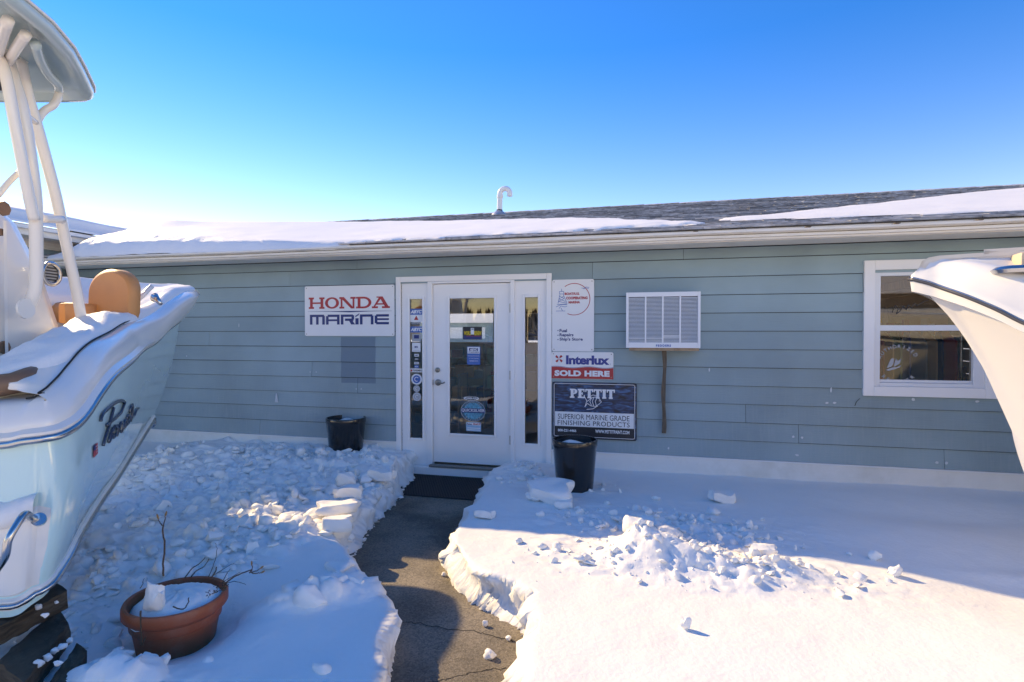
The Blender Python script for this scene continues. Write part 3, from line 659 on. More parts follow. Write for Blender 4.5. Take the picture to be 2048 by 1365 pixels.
# measured positions inside the unit, in metres along the wall
def wx(px, y=0): return onwall(px, 664, y).x
DL, DR = wx(866), wx(1021); DZ0, DZ1 = .135, 2.135
mull = MB(); bar(mull, wx(857), DL-.004, .10, DTOP-.062, -.028, .05); bar(mull, DR+.004, wx(1030), .10, DTOP-.062, -.028, .05); bar(mull, DL-.003, DR+.003, DZ1+.006, DTOP-.062, -.028, .05)
obj('door_jamb', mull, M['white'], B)
th = MB(); th.box(DX0+.04, DX1-.03, -.075, .1, .0, .09, .006); obj('sill', th, M['white'], B)
th = MB(); th.box(DL-.02, DR+.02, -.085, -.01, .092, .118, .004); obj('threshold', th, mat('bronze_threshold', (.28, .25, .22), .5, metal=.5), B)
def panel_with_light(name, x0, x1, z0, z1, gx0, gx1, gz0, gz1, y0=.01, y1=.05, parent=B):
    d = MB(); e = .002
    d.box(x0, gx0, y0, y1, z0, z1); d.box(gx1, x1, y0, y1, z0, z1); d.box(gx0, gx1, y0, y1, z0, gz0); d.box(gx0, gx1, y0, y1, gz1, z1)
    o = obj(name, d, M['white'], parent)
    b = MB(); t = .028
    def ring(mb, a0, a1, c0, c1, t, ya, yb):
        bar(mb, a0-t, a0, c0-t, c1+t, ya, yb, .006); bar(mb, a1, a1+t, c0-t, c1+t, ya, yb, .006); bar(mb, a0+.0005, a1-.0005, c0-t, c0, ya, yb, .006); bar(mb, a0+.0005, a1-.0005, c1, c1+t, ya, yb, .006)
    ring(b, gx0+.012, gx1-.012, gz0+.012, gz1-.012, t, y0-.013, y0+.008)
    obj('glazing_bead', b, M['white'], o)
    g = MB(); g.box(gx0-.004, gx1+.004, y0+.014, y0+.018, gz0-.004, gz1+.004)
    obj('glass_pane', g, M['glass'], o)
    return o
dg = rect(897, 990, 590, 880, .0)
door = panel_with_light('door', DL, DR, DZ0, DZ1, dg[0], dg[1], .455, 1.985)
sl1 = panel_with_light('sidelight', DX0+.056, wx(857)-.001, .092, DTOP-.062, wx(819)-.006, wx(846)+.006, .385, 1.985, y0=.0)
sl2 = panel_with_light('sidelight', wx(1030)+.001, DX1-.056, .092, DTOP-.062, wx(1049)-.006, wx(1077)+.006, .385, 1.985, y0=.0)
p = onwall(875, 740, .0); h = MB(); h.tube([(p.x, .010, p.z), (p.x, -.008, p.z), (p.x, -.014, p.z)], [.028, .028, .02], 20); h.box(p.x-.004, p.x+.004, -.022, -.012, p.z-.012, p.z+.012, .001); obj('deadbolt', h, M['brass'], door, smooth=40)
p = onwall(876, 765, .0); h = MB(); h.tube([(p.x, .010, p.z), (p.x, -.006, p.z), (p.x, -.012, p.z)], [.036, .036, .024], 24)
h.tube([(p.x, -.01, p.z), (p.x, -.055, p.z)], .011, 12); h.tube(catmull([(p.x-.004, -.055, p.z), (p.x+.03, -.06, p.z+.004), (p.x+.07, -.058, p.z-.002), (p.x+.10, -.05, p.z+.008)], 5), [.011]*5+[.009]*5+[.008]*6, 10)
obj('door_lever', h, M['brass'], door, smooth=40)
h = MB(); h.box(DL-.006, DL-.001, -.002, .03, p.z-.03, p.z+.03); obj('latch_plate', h, M['brass'], door)
for z in (.42, 1.13, 1.86):
    h = MB(); h.tube([(DR+.002, .004, z-.05), (DR+.002, .004, z+.05)], .007, 8); h.box(DR-.012, DR-.001, .006, .0085, z-.048, z+.048); obj('hinge', h, M['brass'], door)
# ------------------------------------------------ display window
wdw = MB(); T = .10
bar(wdw, WX0, WX0+T-.01, WZ0, WZ1, -.04, .0); bar(wdw, WX1-T+.01, WX1, WZ0, WZ1, -.04, .0); bar(wdw, WX0+T-.0095, WX1-T+.0095, WZ1-T+.01, WZ1, -.04, .0); bar(wdw, WX0+T-.0095, WX1-T+.0095, WZ0, WZ0+T-.01, -.04, .0)
win = obj('window', wdw, M['white'], B)
a0, a1, b0, b1 = WX0+T-.01, WX1-T+.01, WZ0+T-.01, WZ1-T+.01
v = MB(); t = .055
bar(v, a0, a0+t, b0, b1, -.012, .06); bar(v, a1-t-.03, a1, b0, b1, -.012, .06); bar(v, a0+t, a1-t-.03, b1-t, b1, -.012, .06); bar(v, a0+t, a1-t-.03, b0, b0+.035, -.012, .06)
obj('vinyl_frame', v, M['vinyl'], win)
v = MB(); mz = onwall(1840, 655, 0).z; bar(v, a0+t, a1-t-.03, mz-.03, mz+.022, -.002, .05); bar(v, a0+t, a1-t-.03, b0+.036, b0+.062, .01, .05); obj('sash', v, M['vinyl'], win)
g = MB(); g.box(a0+t-.01, a1-t-.02, .026, .030, b0+.03, b1-t+.01); obj('glass_pane', g, M['glass'], win)
# ------------------------------------------------ rest of the building and its inside
m = MB(); YB = 5.6
bw = [(-6.3, -3.28, 1.38, 2.0), (-2.55, -.9, 1.38, 2.0), (-.4, 2.4, .6, 2.2), (3.0, 6.2, .6, 2.2), (6.8, 9.0, .6, 2.2)]  # last three openings are added to let more daylight into the shop
x = XL
for (c, d, e, f_) in bw:
    m.box(x, c, YB, YB+.15, 0, 2.44); m.box(c, d, YB, YB+.15, 0, e); m.box(c, d, YB, YB+.15, f_, 2.44); x = d
m.box(x, XR, YB, YB+.15, 0, 2.44); m.box(XL-.0, XL+.1, .121, YB-.001, 0, 2.44); m.box(XR-.1, XR, .121, YB-.001, 0, 2.44)
obj('back_wall', m, M['interior'], B)
for (c, d, e, f_) in bw:
    g = MB(); g.box(c, d, YB+.05, YB+.055, e, f_); obj('back_or_added_pane', g, M['glass'], B)
m = MB(); m.box(XL+.1, XR-.1, .121, YB-.001, .02, .10); obj('shop_floor', m, M['floorin'], B)
m = MB(); m.box(XL+.1, XR-.1, .121, YB-.001, 2.36, 2.40); obj('ceiling', m, M['ceilwood'], B)
for k in range(16):
    m = MB(); m.box(XL+.6+k*1.05, XL+.72+k*1.05, .3, YB-.01, 2.24, 2.358, .01); obj('ceiling_beam', m, M['ceilwood'], B)
# slatwall strips on the back wall, right part
for k in range(12):
    m = MB(); m.box(3.70, 3.73, 1.9, 5.55, .5+.15*k, .5+.15*k+.142); obj('slatwall_strip', m, M['interior'], B)
goods_m = [mat('goods_'+n, c, .55, rand=.5) for n, c in (('navy', (.06, .11, .28)), ('red', (.6, .10, .07)), ('grey', (.5, .48, .46)), ('tan', (.75, .54, .34)), ('white', (.85, .84, .8)), ('black', (.06, .06, .06)), ('green', (.25, .38, .25)), ('orange', (.8, .4, .1)))]
cube = MB().box(-.5, .5, -.5, .5, 0, 1); tmpl = []
for gm in goods_m:
    me = bpy.data.meshes.new('goods'); me.from_pydata(cube.v, [], cube.f); me.materials.append(gm); tmpl.append(me)
def shelving(x, y, w, d, zs, label, seed, rz=0, book=False):
    t = thing('shelving_unit', (x, y, .10), label, 'shelving', 'shop shelving seen through the glass'); t.rotation_euler.z = rz
    H = zs[-1]+.32; r = random.Random(seed)
    for sx in (-1, 1):
        m = MB(); m.box(sx*w/2-.015, sx*w/2+.015, -d/2, d/2, 0, H); u = obj('upright', m, M['shelf'], None); u.parent = t
    for z in zs:
        m = MB(); m.box(-w/2+.02, w/2-.02, -d/2, d/2, z-.02, z); u = obj('shelf', m, M['shelf'], None); u.parent = t
        q = -w/2+.04
        while q < w/2-.10:
            ww = r.uniform(.025, .05) if book else r.uniform(.06, .2); hh = r.uniform(.2, .27) if book else r.uniform(.10, .27)
            g = bpy.data.objects.new('book' if book else 'carton', tmpl[r.randrange(len(tmpl))]); COL.objects.link(g); g.parent = t
            g.location = (q+ww/2, -d*.1+r.uniform(-.02, .02), z+.001); g.scale = (ww*.96, d*.6, hh); q += ww*1.01
            if r.random() < .15: q += .08
shelving(-2.1, 2.6, .85, .35, [.25, .62, 1.0], 'shelf of goods seen through the left half of the door glass', 1)
shelving(-1.05, 2.2, .85, .35, [.3, .68, 1.02], 'shelf of upright books seen through the right half of the door glass', 2, book=True)
shelving(-.65, 1.2, .6, .35, [.2, .55, .95], 'dark cabinet of goods seen through the right sidelight', 3)
shelving(-2.9, 1.5, .7, .35, [.25, .6], 'low shelf of goods seen through the left sidelight', 4)
shelving(-3.2, 3.6, 1.6, .4, [.3, .7, 1.05], 'long back shelf under the rear window', 6)
shelving(2.4, 2.9, 1.2, .4, [.3, .7, 1.0], 'display shelf seen in the lower display window sash', 7)
shelving(5.2, 2.6, 1.4, .4, [.4, .8, 1.2, 1.6], 'tall display shelf at the right of the display window', 8)
m = MB(); sd = thing('slatwall_display', (3.65, 3.5, .6), 'packets and gear hung on the tan slatwall inside the display window', 'display'); rq = random.Random(12)
for k in range(44):
    g = bpy.data.objects.new('packet', tmpl[rq.randrange(len(tmpl))]); COL.objects.link(g); g.parent = sd
    g.location = (-rq.uniform(.02, .1), rq.uniform(-1.5, 1.9), rq.choice([0, .3, .6, .9])+rq.uniform(0, .1)); g.scale = (rq.uniform(.03, .12), rq.uniform(.08, .24), rq.uniform(.12, .28))
m = MB(); rk = thing('clothes_rack', (2.55, 1.15, .1), 'rack of dark hanging shirts behind the display window', 'clothes rack')
for sx in (-.7, .7):
    m = MB(); m.tube([(2.55+sx, 1.15, .1), (2.55+sx, 1.15, 1.62)], .015, 8); obj('rack_leg', m, M['steel'], rk)
m = MB(); m.tube([(1.85, 1.15, 1.62), (3.25, 1.15, 1.62)], .014, 8); obj('rail', m, M['steel'], rk)
for k in range(13):
    x = 1.92+k*.1+random.uniform(-.02, .02); m = MB(); a = random.uniform(-.3, .3)
    G = []
    for i, (hw, z) in enumerate([(.03, 1.60), (.10, 1.56), (.21, 1.50), (.22, 1.2), (.20, .8)]):
        G.append([(x+.03*math.cos(t_)+math.sin(a)*hw*math.sin(t_), 1.15+hw*math.sin(t_)*math.cos(a), z) for t_ in np.linspace(0, 2*PI, 11)])
    m.grid(G); obj('shirt', m, goods_m[random.choice([0, 2, 3, 4, 5, 6, 1])], rk, smooth=True)
for k, (x, z, c) in enumerate([(1.75, 1.86, 7), (2.0, 1.9, 7), (2.25, 1.88, 3)]):
    m = MB(); yy = 4.9-(x-1.75)*1.2; m.add([(xx, yy+a, z+b) for xx in (3.66, 3.675) for a, b in ((-.10, -.15), (.10, -.15), (.03, .15), (-.03, .15))], [(0, 1, 2, 3), (7, 6, 5, 4), (0, 4, 5, 1), (1, 5, 6, 2), (2, 6, 7, 3), (3, 7, 4, 0)]); tag(obj('pennant', m, M['yellow'] if c == 7 else M['interior']), ['leftmost bright orange pennant hanging on the tan slatwall', 'second orange pennant on the slatwall', 'tan pennant right of the orange ones'][k], 'pennant', 'pennants on the slatwall')
# ------------------------------------------------ wing at the left
W = thing('store_wing', (-8, 0, 0), 'higher snow covered wing joining the store roof at the far left', 'building')
m = MB(); m.box(-12, -7.85, -2.4, 6.5, -.05, 2.80); obj('wall', m, M['siding'], W)
m = MB(); m.box(-12, WE-.03, -2.5, 6.5, 2.802, 2.815); obj('soffit', m, M['trim_aged'], W)
m = MB(); m.box(WE-.03, WE-.005, -2.55, 2.0, 2.79, WZ-.012); obj('fascia', m, M['trim_aged'], W)
m = MB(); m.box(WE-.004, WE+.05, -2.5, 1.1, 2.86, WZ-.02, .012); obj('gutter', m, M['vinyl'], W)
m = MB(); m.box(-7.85, -7.82, -2.4, 1.0, 2.70, 2.801); obj('frieze_board', m, M['trim_aged'], W)
m = MB(); G = [[(x, y, WZ+.17*(WE-x)-.008) for x in (WE+.02, -13)] for y in (-2.6, 7)]; m.grid(G); G = [[(x, y, WZ+.17*(WE-x)-.03) for x in (WE+.02, -13)] for y in (-2.6, 7)]; m.grid(G); obj('roof', m, M['shingle'], W)
# ------------------------------------------------ beyond the back windows
m = MB(); G = []
for i in range(81):
    x = -170+i*4.2; G.append([(x, 90+j*12, (-.5 if j == 0 else (2+9*j/5+4.5*float(fbm(np.array([x]), np.array([j*7.]), .02, 4, 61)[0])+7*math.exp(-((x+42)/22)**2)*j/5))) for j in range(6)]+[(x, 175, -.5)])
m.grid(G); hill = obj('hills', m, mat('bare_winter_woods', (.16, .14, .12), 1, var=.6, vscale=.8), smooth=True, kind='structure')
rs = random.Random(9); m = MB()
for k in range(1500):
    x = rs.uniform(-120, 60); y = rs.uniform(88, 145); h = rs.uniform(3, 6); z = 1+9*(y-90)/60+7*math.exp(-((x+42)/22)**2)*(y-90)/60-1
    w_ = rs.uniform(.8, 1.8); a = rs.uniform(0, 3)
    for q in range(3):
        b = a+q*1.05; m.add([(x-w_*math.cos(b), y-w_*math.sin(b), z+h*.4), (x+w_*math.cos(b), y+w_*math.sin(b), z+h*.45), (x+.1, y, z+h)], [(0, 1, 2)])
tag(obj('seen_or_added_woods', m, mat('bare_tree_crowns', (.13, .11, .09), 1, var=.5, vscale=.5)), 'grey bare winter woods on the hill beyond the store', 'woods', kind='stuff')
hs = thing('distant_house', (-21, 55, 0), 'small grey blue house beyond the store seen through the door glass', 'house')
m = MB(); m.box(-25, -17, 52, 58, -.3, 2.6); obj('wall', m, M['siding'], hs)
m = MB(); m.add([(-25.6, 51.4, 2.6), (-16.4, 51.4, 2.6), (-16.4, 58.6, 2.6), (-25.6, 58.6, 2.6), (-25.6, 55, 4.5), (-16.4, 55, 4.5)], [(0, 1, 5, 4), (2, 3, 4, 5), (0, 4, 3), (1, 2, 5), (0, 3, 2, 1)]); obj('roof', m, M['snow'], hs)
for k in range(3):
    m = MB(); m.box(-24+k*2.6, -22.6+k*2.6, 51.9, 51.99, .9, 2.1); obj('window', m, M['white'], hs)

# unseen woods and shed added behind the camera to cover sky reflected in glass
rs = random.Random(21); m = MB()
for k in range(1400):
    x = rs.uniform(-60, 70); y = rs.uniform(-85, -65); h = rs.uniform(3, 5.5); w_ = rs.uniform(.4, 1.3); a = rs.uniform(0, 3)
    for q in range(3):
        b = a+q*1.05; m.add([(x-w_*math.cos(b), y-w_*math.sin(b), h*.25), (x+w_*math.cos(b), y+w_*math.sin(b), h*.3), (x+rs.uniform(-.4, .4), y, h)], [(0, 1, 2)])
    m.add([(x-.12, y, -.3), (x+.12, y, -.3), (x+.06, y, h*.6), (x-.06, y, h*.6)], [(0, 1, 2, 3)])
tag(obj('seen_or_added_woods', m, mat('added_brown_woods', (.15, .115, .085), 1, var=.5, vscale=.6)), 'added unseen brown woods that cover the horizon sky reflected in the shop glass', 'woods', kind='stuff')
bn = thing('added_reflection_shed', (14, -24, 0), 'added unseen brown shed that covers the sky reflected in the display window', 'shed')
m = MB(); m.box(4, 24, -30, -24, -.2, 3.4); obj('wall', m, mat('added_shed_boards', (.26, .18, .12), .8, var=.3, vscale=3, stretch=(6, 6, .5)), bn)
m = MB(); m.add([(3.4, -23.4, 3.4), (24.6, -23.4, 3.4), (24.6, -30.6, 3.4), (3.4, -30.6, 3.4), (3.4, -27, 4.8), (24.6, -27, 4.8)], [(0, 1, 5, 4), (2, 3, 4, 5), (0, 4, 3), (1, 2, 5), (0, 3, 2, 1)]); obj('roof', m, M['snow'], bn)
for k in range(4):
    m = MB(); m.box(5.5+k*4.8, 8.9+k*4.8, -23.98, -23.9, -.1, 2.7); obj('door', m, M['gel'], bn)
# ================================================================== LETTERING AND SIGNS
_tc = {}
def text_raw(s, bold=0.0, shear=0.0, space=1.0):
    key = (s, bold, shear, space)
    if key in _tc: return _tc[key]
    c = bpy.data.curves.new('t', 'FONT'); c.body = s; c.size = 1; c.offset = bold; c.shear = shear; c.space_character = space; c.resolution_u = 3; c.fill_mode = 'FRONT'
    o = bpy.data.objects.new('t', c); COL.objects.link(o); bpy.context.view_layer.update()
    me = bpy.data.meshes.new_from_object(o.evaluated_get(bpy.context.evaluated_depsgraph_get()))
    v = np.array([x.co[:] for x in me.vertices]).reshape(-1, 3)[:, :2]; f = [tuple(p.vertices) for p in me.polygons]
    bpy.data.objects.remove(o); bpy.data.curves.remove(c); bpy.data.meshes.remove(me)
    _tc[key] = (v, f); return v, f
def text_fit(mb, s, x0, x1, z0, z1, y, bold=0.0, shear=0.0, space=1.0):
    v, f = text_raw(s, bold, shear, space); lo, hi = v.min(0), v.max(0)
    mb.add([(x0+(a-lo[0])/(hi[0]-lo[0])*(x1-x0), y, z0+(b-lo[1])/(hi[1]-lo[1])*(z1-z0)) for a, b in v], f); return mb
def text_px(mb, s, px0, px1, py0, py1, y, **k):
    r = rect(px0, px1, py0, py1, y); return text_fit(mb, s, r[0], r[1], r[2], r[3], y, **k)
def text_arc(mb, s, cx, cz, R, h, a0, a1, y, flip=False, bold=.02):
    n = len(s)
    for i, ch in enumerate(s):
        if ch == ' ': continue
        a = a0+(a1-a0)*(i/(n-1) if n > 1 else .5); v, f = text_raw(ch, bold); lo, hi = v.min(0), v.max(0); sc = h/.72; m = (lo[0]+hi[0])/2
        out = []
        for p, q in v:
            u = (p-m)*sc; w = q*sc-h/2
            if flip: out.append((cx+(R-w)*math.cos(a)-u*math.sin(a)*(1 if True else 1)*1.0, y, cz+(R-w)*math.sin(a)+u*math.cos(a)) if True else None)
            else: out.append((cx+(R+w)*math.cos(a)+u*math.sin(a), y, cz+(R+w)*math.sin(a)-u*math.cos(a)))
        mb.add(out, f)
    return mb
def quad(mb, x0, x1, z0, z1, y): return mb.add([(x0, y, z0), (x1, y, z0), (x1, y, z1), (x0, y, z1)], [(0, 1, 2, 3)])
def disc(mb, cx, cz, r, y, n=28, rz=None):
    rz = rz or r; return mb.add([(cx+r*math.cos(2*PI*k/n), y, cz+rz*math.sin(2*PI*k/n)) for k in range(n)], [tuple(range(n))])
def ringm(mb, cx, cz, r0, r1, y, a0=0, a1=2*PI, n=40, sx=1):
    G = []
    for k in range(n+1):
        a = a0+(a1-a0)*k/n; G.append([(cx+r0*sx*math.cos(a), y, cz+r0*math.sin(a)), (cx+r1*sx*math.cos(a), y, cz+r1*math.sin(a))])
    return mb.grid(G)
def strk(mb, pts, w, y):
    for a, b in zip(pts[:-1], pts[1:]):
        a = Vector((a[0], 0, a[1])); b = Vector((b[0], 0, b[1])); d = (b-a)
        if d.length < 1e-6: continue
        d.normalize(); n = Vector((-d.z, 0, d.x))*w/2
        mb.add([(p.x, y, p.z) for p in (a-n-d*w*.2, a+n-d*w*.2, b+n+d*w*.2, b-n+d*w*.2)], [(0, 1, 2, 3)]); y -= .00004
    return mb
def mobj(name, items, parent, label=None):
    """one mesh of several materials: items = [(MB, material)]"""
    V = []; F = []; mi = []; ms = []
    for mb, m in items:
        o = len(V); V += mb.v; F += [tuple(i+o for i in q) for q in mb.f]; mi += [len(ms)]*len(mb.f); ms.append(m)
    A = MB(); A.v = V; A.f = F; v = np.array(V); lo, hi = v.min(0), v.max(0); off = Vector(((lo[0]+hi[0])/2, (lo[1]+hi[1])/2, lo[2]))
    me = bpy.data.meshes.new(name); me.from_pydata((v-np.array(off)).tolist(), [], F)
    for m in ms: me.materials.append(m)
    me.polygons.foreach_set('material_index', mi); me.update()
    o = bpy.data.objects.new(name, me); COL.objects.link(o); o.location = off-(total(parent) if parent else Vector()); o.parent = parent
    if label: o['label'] = label
    return o
def rrect(x0, x1, z0, z1, r, n=5):
    out = []
    for cx, cz, a in ((x1-r, z1-r, 0), (x0+r, z1-r, PI/2), (x0+r, z0+r, PI), (x1-r, z0+r, 1.5*PI)):
        out += [(cx+r*math.cos(a+PI/2*k/n), cz+r*math.sin(a+PI/2*k/n)) for k in range(n+1)]
    return out
def slab_glyph(ch, mb, x, w, z, h, y, t):
    """slab-serif capital from bars and bowls; t = stem width"""
    s = h*.16; e = [0]
    def Y(): e[0] += 1; return y-.00025*e[0]
    def R(a, b, c, d): quad(mb, x+a*w, x+b*w, z+c*h, z+d*h, Y())
    def bowl(cx, cz, r0x, r0z, r1x, r1z, a0, a1, n=18):
        yy = Y(); G = []
        for k in range(n+1):
            a = a0+(a1-a0)*k/n; G.append([(x+(cx+r0x*math.cos(a))*w, yy, z+(cz+r0z*math.sin(a))*h), (x+(cx+r1x*math.cos(a))*w, yy, z+(cz+r1z*math.sin(a))*h)])
        mb.grid(G)
    T = t/w; q = .16
    if ch == 'H':
        R(.08, .08+T, 0, 1); R(.92-T, .92, 0, 1); R(.08+T, .92-T, .43, .57)
        for a, b in ((0, .16+T), (.84-T, 1)): R(a, b, 0, q); R(a, b, 1-q, 1)
    elif ch == 'O': bowl(.5, .5, .5-T, .5-q*.9, .5, .5, 0, 2*PI, 36)
    elif ch == 'N':
        R(.08, .08+T*.62, 0, 1); R(.92-T*.62, .92, 0, 1); yy = Y(); mb.add([(x+w*.04, yy, z+h), (x+w*(.04+T*1.35), yy, z+h), (x+w*.92, yy, z), (x+w*(.92-T*1.2), yy, z)], [(0, 1, 2, 3)])
        R(0, .3, 0, q); R(0, .12, 1-q, 1); R(.68, 1, 1-q, 1)
    elif ch == 'D': R(.10, .10+T, 0, 1); bowl(.48, .5, .52-T, .5-q, .52, .5, -PI/2, PI/2); R(.10+T, .48, 0, q); R(.10+T, .48, 1-q, 1); R(0, .10, 0, q); R(0, .10, 1-q, 1)
    elif ch == 'A':
        yy = Y(); mb.add([(x+w*a, yy, z+h*b) for a, b in ((.10, q), (.10+T*.55, q), (.50, .8), (.42, 1))], [(0, 1, 2, 3)])
        yy = Y(); mb.add([(x+w*a, yy, z+h*b) for a, b in ((.90-T*1.15, q), (.92, q), (.60, 1), (.40, 1))], [(0, 1, 2, 3)])
        R(.25, .7, .30, .42); R(0, .34, 0, q); R(.56, 1, 0, q); R(.26, .6, .9, 1)
    elif ch == 'P': R(.12, .12+T, 0, 1); bowl(.55, .71, .45-T, .29-q*.75, .45, .29, -PI/2, PI/2); R(.12+T, .55, .42, .42+q*.75); R(.12+T, .55, 1-q*.75, 1); R(0, .24+T, 0, q); R(0, .12, 1-q, 1)
    elif ch == 'E': R(.12, .12+T, 0, 1); R(0, 1, 0, q); R(0, .96, 1-q, 1); R(.12+T, .72, .43, .57); R(.86, 1, q, .34); R(.82, .96, .68, 1-q); R(.62, .72, .34, .66)
    elif ch == 'T': R(.5-T/2, .5+T/2, 0, 1); R(0, 1, 1-q, 1); R(0, .14, .68, 1-q); R(.86, 1, .68, 1-q); R(.26, .74, 0, q)
    elif ch == 'I': R(.5-T/2, .5+T/2, 0, 1); R(0, 1, 0, q); R(0, 1, 1-q, 1)
def sign(name, px0, px1, py0, py1, label, y=-.028, th=.006, m=None, r=.02, screws=True):
    x0, x1, z0, z1 = rect(px0, px1, py0, py1, y)
    t = thing(name, (x0+(x1-x0)/2, y, z0), label, 'sign')
    mb = MB(); mb.prism(rrect(x0, x1, z0, z1, r), y, y+th); obj('panel', mb, m or M['signwhite'], t)
    if screws:
        for sx in (x0+.022, x1-.022):
            for sz in (z0+.022, z1-.022):
                s = MB(); s.tube([(sx, y+.002, sz), (sx, y-.003, sz)], .0055, 8); obj('screw', s, M['brass'], t)
    return t, (x0, x1, z0, z1), y-.0015
# --- dealer sign, red slab letters over blue
t, R_, y = sign('dealer_sign', 610, 789, 571, 672, 'white metal sign reading HONDA MARINE left of the door')
x0, x1, z0, z1 = rect(618, 781, 594, 617, y); ws = [.20, .175, .20, .185, .215]; gap = .006; tot = sum(ws); x = x0; mb = MB()
for ch, wv in zip('HONDA', ws):
    w_ = (x1-x0)*wv/tot-gap; slab_glyph(ch, mb, x, w_, z0, z1-z0, y, .036*(1 if ch != 'O' else 1.05)); x += (x1-x0)*wv/tot
obj('red_lettering', mb, M['red'], t)
xa, xb, za, zb = rect(616, 784, 620, 625, y); mb = MB(); zc = (za+zb)/2
mb.add([(xa, y, zc), (xa+.28*(xb-xa), y, zc-.003), (xa+.5*(xb-xa), y, zc-.012), (xa+.75*(xb-xa), y, zc-.004), (xb, y, zc-.001), (xb, y, zc+.001), (xa+.5*(xb-xa), y, zc+.004), (xa, y, zc+.0015)], [tuple(range(8))])
x0, x1, z0, z1 = rect(620, 778, 629, 649, y); h = z1-z0; T = .034; q = .235
def tech(ch, x, w):
    def bar_(a, b, c, d, k=[0]): k[0] += 1; quad(mb, x+a*w, x+b*w, z0+c*h, z0+d*h, y-.00015*(k[0] % 9))
    t_ = T/w
    if ch == 'M': bar_(0, t_, 0, 1); bar_(.5-t_/2, .5+t_/2, 0, .8); bar_(1-t_, 1, 0, .88); bar_(0, .95, 1-q, 1)
    if ch == 'A': bar_(0, t_, 0, .85); bar_(1-t_, 1, 0, 1); bar_(.12, 1, 1-q, 1); bar_(t_, 1-t_, .34, .34+q*.8)
    if ch == 'R':
        bar_(0, t_, 0, 1); bar_(0, .92, 1-q, 1); bar_(1-t_, 1, .5, .92); bar_(t_*1.6, .95, .36, .36+q); mb.add([(x+w*a, y-.0014, z0+h*b) for a, b in ((.62, .38), (.88, .38), (1.08, 0), (.78, 0))], [(0, 1, 2, 3)])
    if ch == 'I': bar_(0, 1, 0, .62); mb.add([(x+w*a, y-.0012, z0+h*b) for a, b in ((0, .72), (1, .92), (1.3, 1.12), (0, .86))], [(0, 1, 2, 3)])
    if ch == 'N': bar_(0, t_, 0, 1); bar_(1-t_, 1, 0, .88); bar_(0, .92, 1-q, 1)
    if ch == 'E': bar_(0, t_, .12, .88); bar_(.1, 1, 1-q, 1); bar_(.1, 1, 0, q); bar_(t_, 1, .42, .42+q*.8)
ws = [.19, .17, .165, .04, .165, .17]; tot = sum(ws)+.075; x = x0
for ch, wv in zip('MARINE', ws): tech(ch, x, (x1-x0)*wv/tot); x += (x1-x0)*(wv+.015)/tot
obj('blue_lettering', mb, M['navy'], t)
# --- cooperating marina sign
t, R_, y = sign('marina_sign', 1104, 1188, 559, 703, 'tall white sign with lighthouse emblem listing Fuel, Repairs and Ship\'s Store')
c = onwall(1148, 598.5, y); mb = MB(); ringm(mb, c.x, c.z, .162, .169, y, -2.0, 2.2)
text_px(mb, 'BOAT/U.S.', 1129, 1159, 585, 590, y-.0005, bold=.05); text_px(mb, 'COOPERATING', 1132, 1175, 593.2, 598.8, y-.0005, bold=.05); text_px(mb, 'MARINA', 1137, 1160, 602, 607, y-.0005, bold=.05); obj('red_lettering', mb, M['red'], t)
mb = MB()
def W_(px, py): p = onwall(px, py, y); return (p.x, p.z)
for P in ([(1120, 588), (1116, 607)], [(1126, 588), (1134, 607)], [(1118, 592), (1128, 597), (1117, 603), (1132, 606)], [(1128, 592), (1118, 598), (1131, 603)], [(1119, 583), (1127, 583), (1127, 588), (1119, 588), (1119, 583)], [(1123, 578), (1123, 583)], [(1114, 609), (1134, 608)], [(1112, 614), (1120, 610), (1134, 609)], [(1118, 617), (1122, 612), (1130, 614), (1134, 612)], [(1112, 622), (1130, 622)], [(1122, 616), (1125, 622)], [(1163, 576), (1168, 577), (1172, 574), (1178, 575)], [(1167, 578), (1171, 576), (1177, 577)]):
    strk(mb, [W_(*p) for p in P], .0045, y)
obj('blue_emblem', mb, M['blue'], t)
mb = MB()
for s, a, b, c_, d in (('Fuel', 1119, 1134, 658, 664.5), ('Repairs', 1119, 1147, 666.5, 674.5), ("Ship's Store", 1119, 1165.5, 675, 683)): text_px(mb, s, a, b, c_, d, y, bold=.03); p = onwall(1116, (c_+d)/2, y); disc(mb, p.x, p.z, .006, y-.0001, 10)
obj('blue_lettering', mb, M['navy'], t)
# --- paint brand sign, red wave
t, R_, y = sign('paint_sign', 1103, 1227, 704, 758, 'white and red sign reading Interlux SOLD HERE beside the door', y=-.029)
x0, x1, z0, z1 = R_; mb = MB(); n = 24; zt = z0+(z1-z0)*.42
top = [(x0+.001+(x1-x0-.002)*k/n, zt+.007*math.sin(k/n*2*PI*1.9+.6)) for k in range(n+1)]
mb.grid([[(a, y, z0+.002), (a, y, b)] for a, b in top]); obj('red_field', mb, M['red'], t)
mb = MB(); mb.grid([[(a, y-.0003, b+.003), (a, y-.0003, b+.007)] for a, b in top]); text_px(mb, 'Interlux', 1132, 1219, 711, 729.5, y-.0004, bold=.045, space=.95); text_px(mb, '.', 1220, 1221.5, 727.5, 729, y-.0003)
obj('blue_lettering', mb, mat('royal_print', (.03, .05, .26), .4), t)
mb = MB(); text_px(mb, 'SOLD HERE', 1109, 1219.5, 741, 753, y-.0006, bold=.06, space=1.05); obj('white_lettering', mb, M['signprint'], t)
mb = MB(); c = onwall(1118, 717.5, y)
for k in range(4):
    a = PI/4+k*PI/2
    pts = [(c.x+.046*(1.0 if abs(u) < 9 else 1)*(u*math.cos(a)-v*math.sin(a)), y-.0002*k, c.z+.046*(u*math.sin(a)+v*math.cos(a))) for u, v in ((.08, 0), (.5, .26), (.9, .30), (1, .05), (.95, -.22), (.5, -.16))]
    mb.add(pts, [tuple(range(6))])
obj('propeller_emblem', mb, M['red'], t)
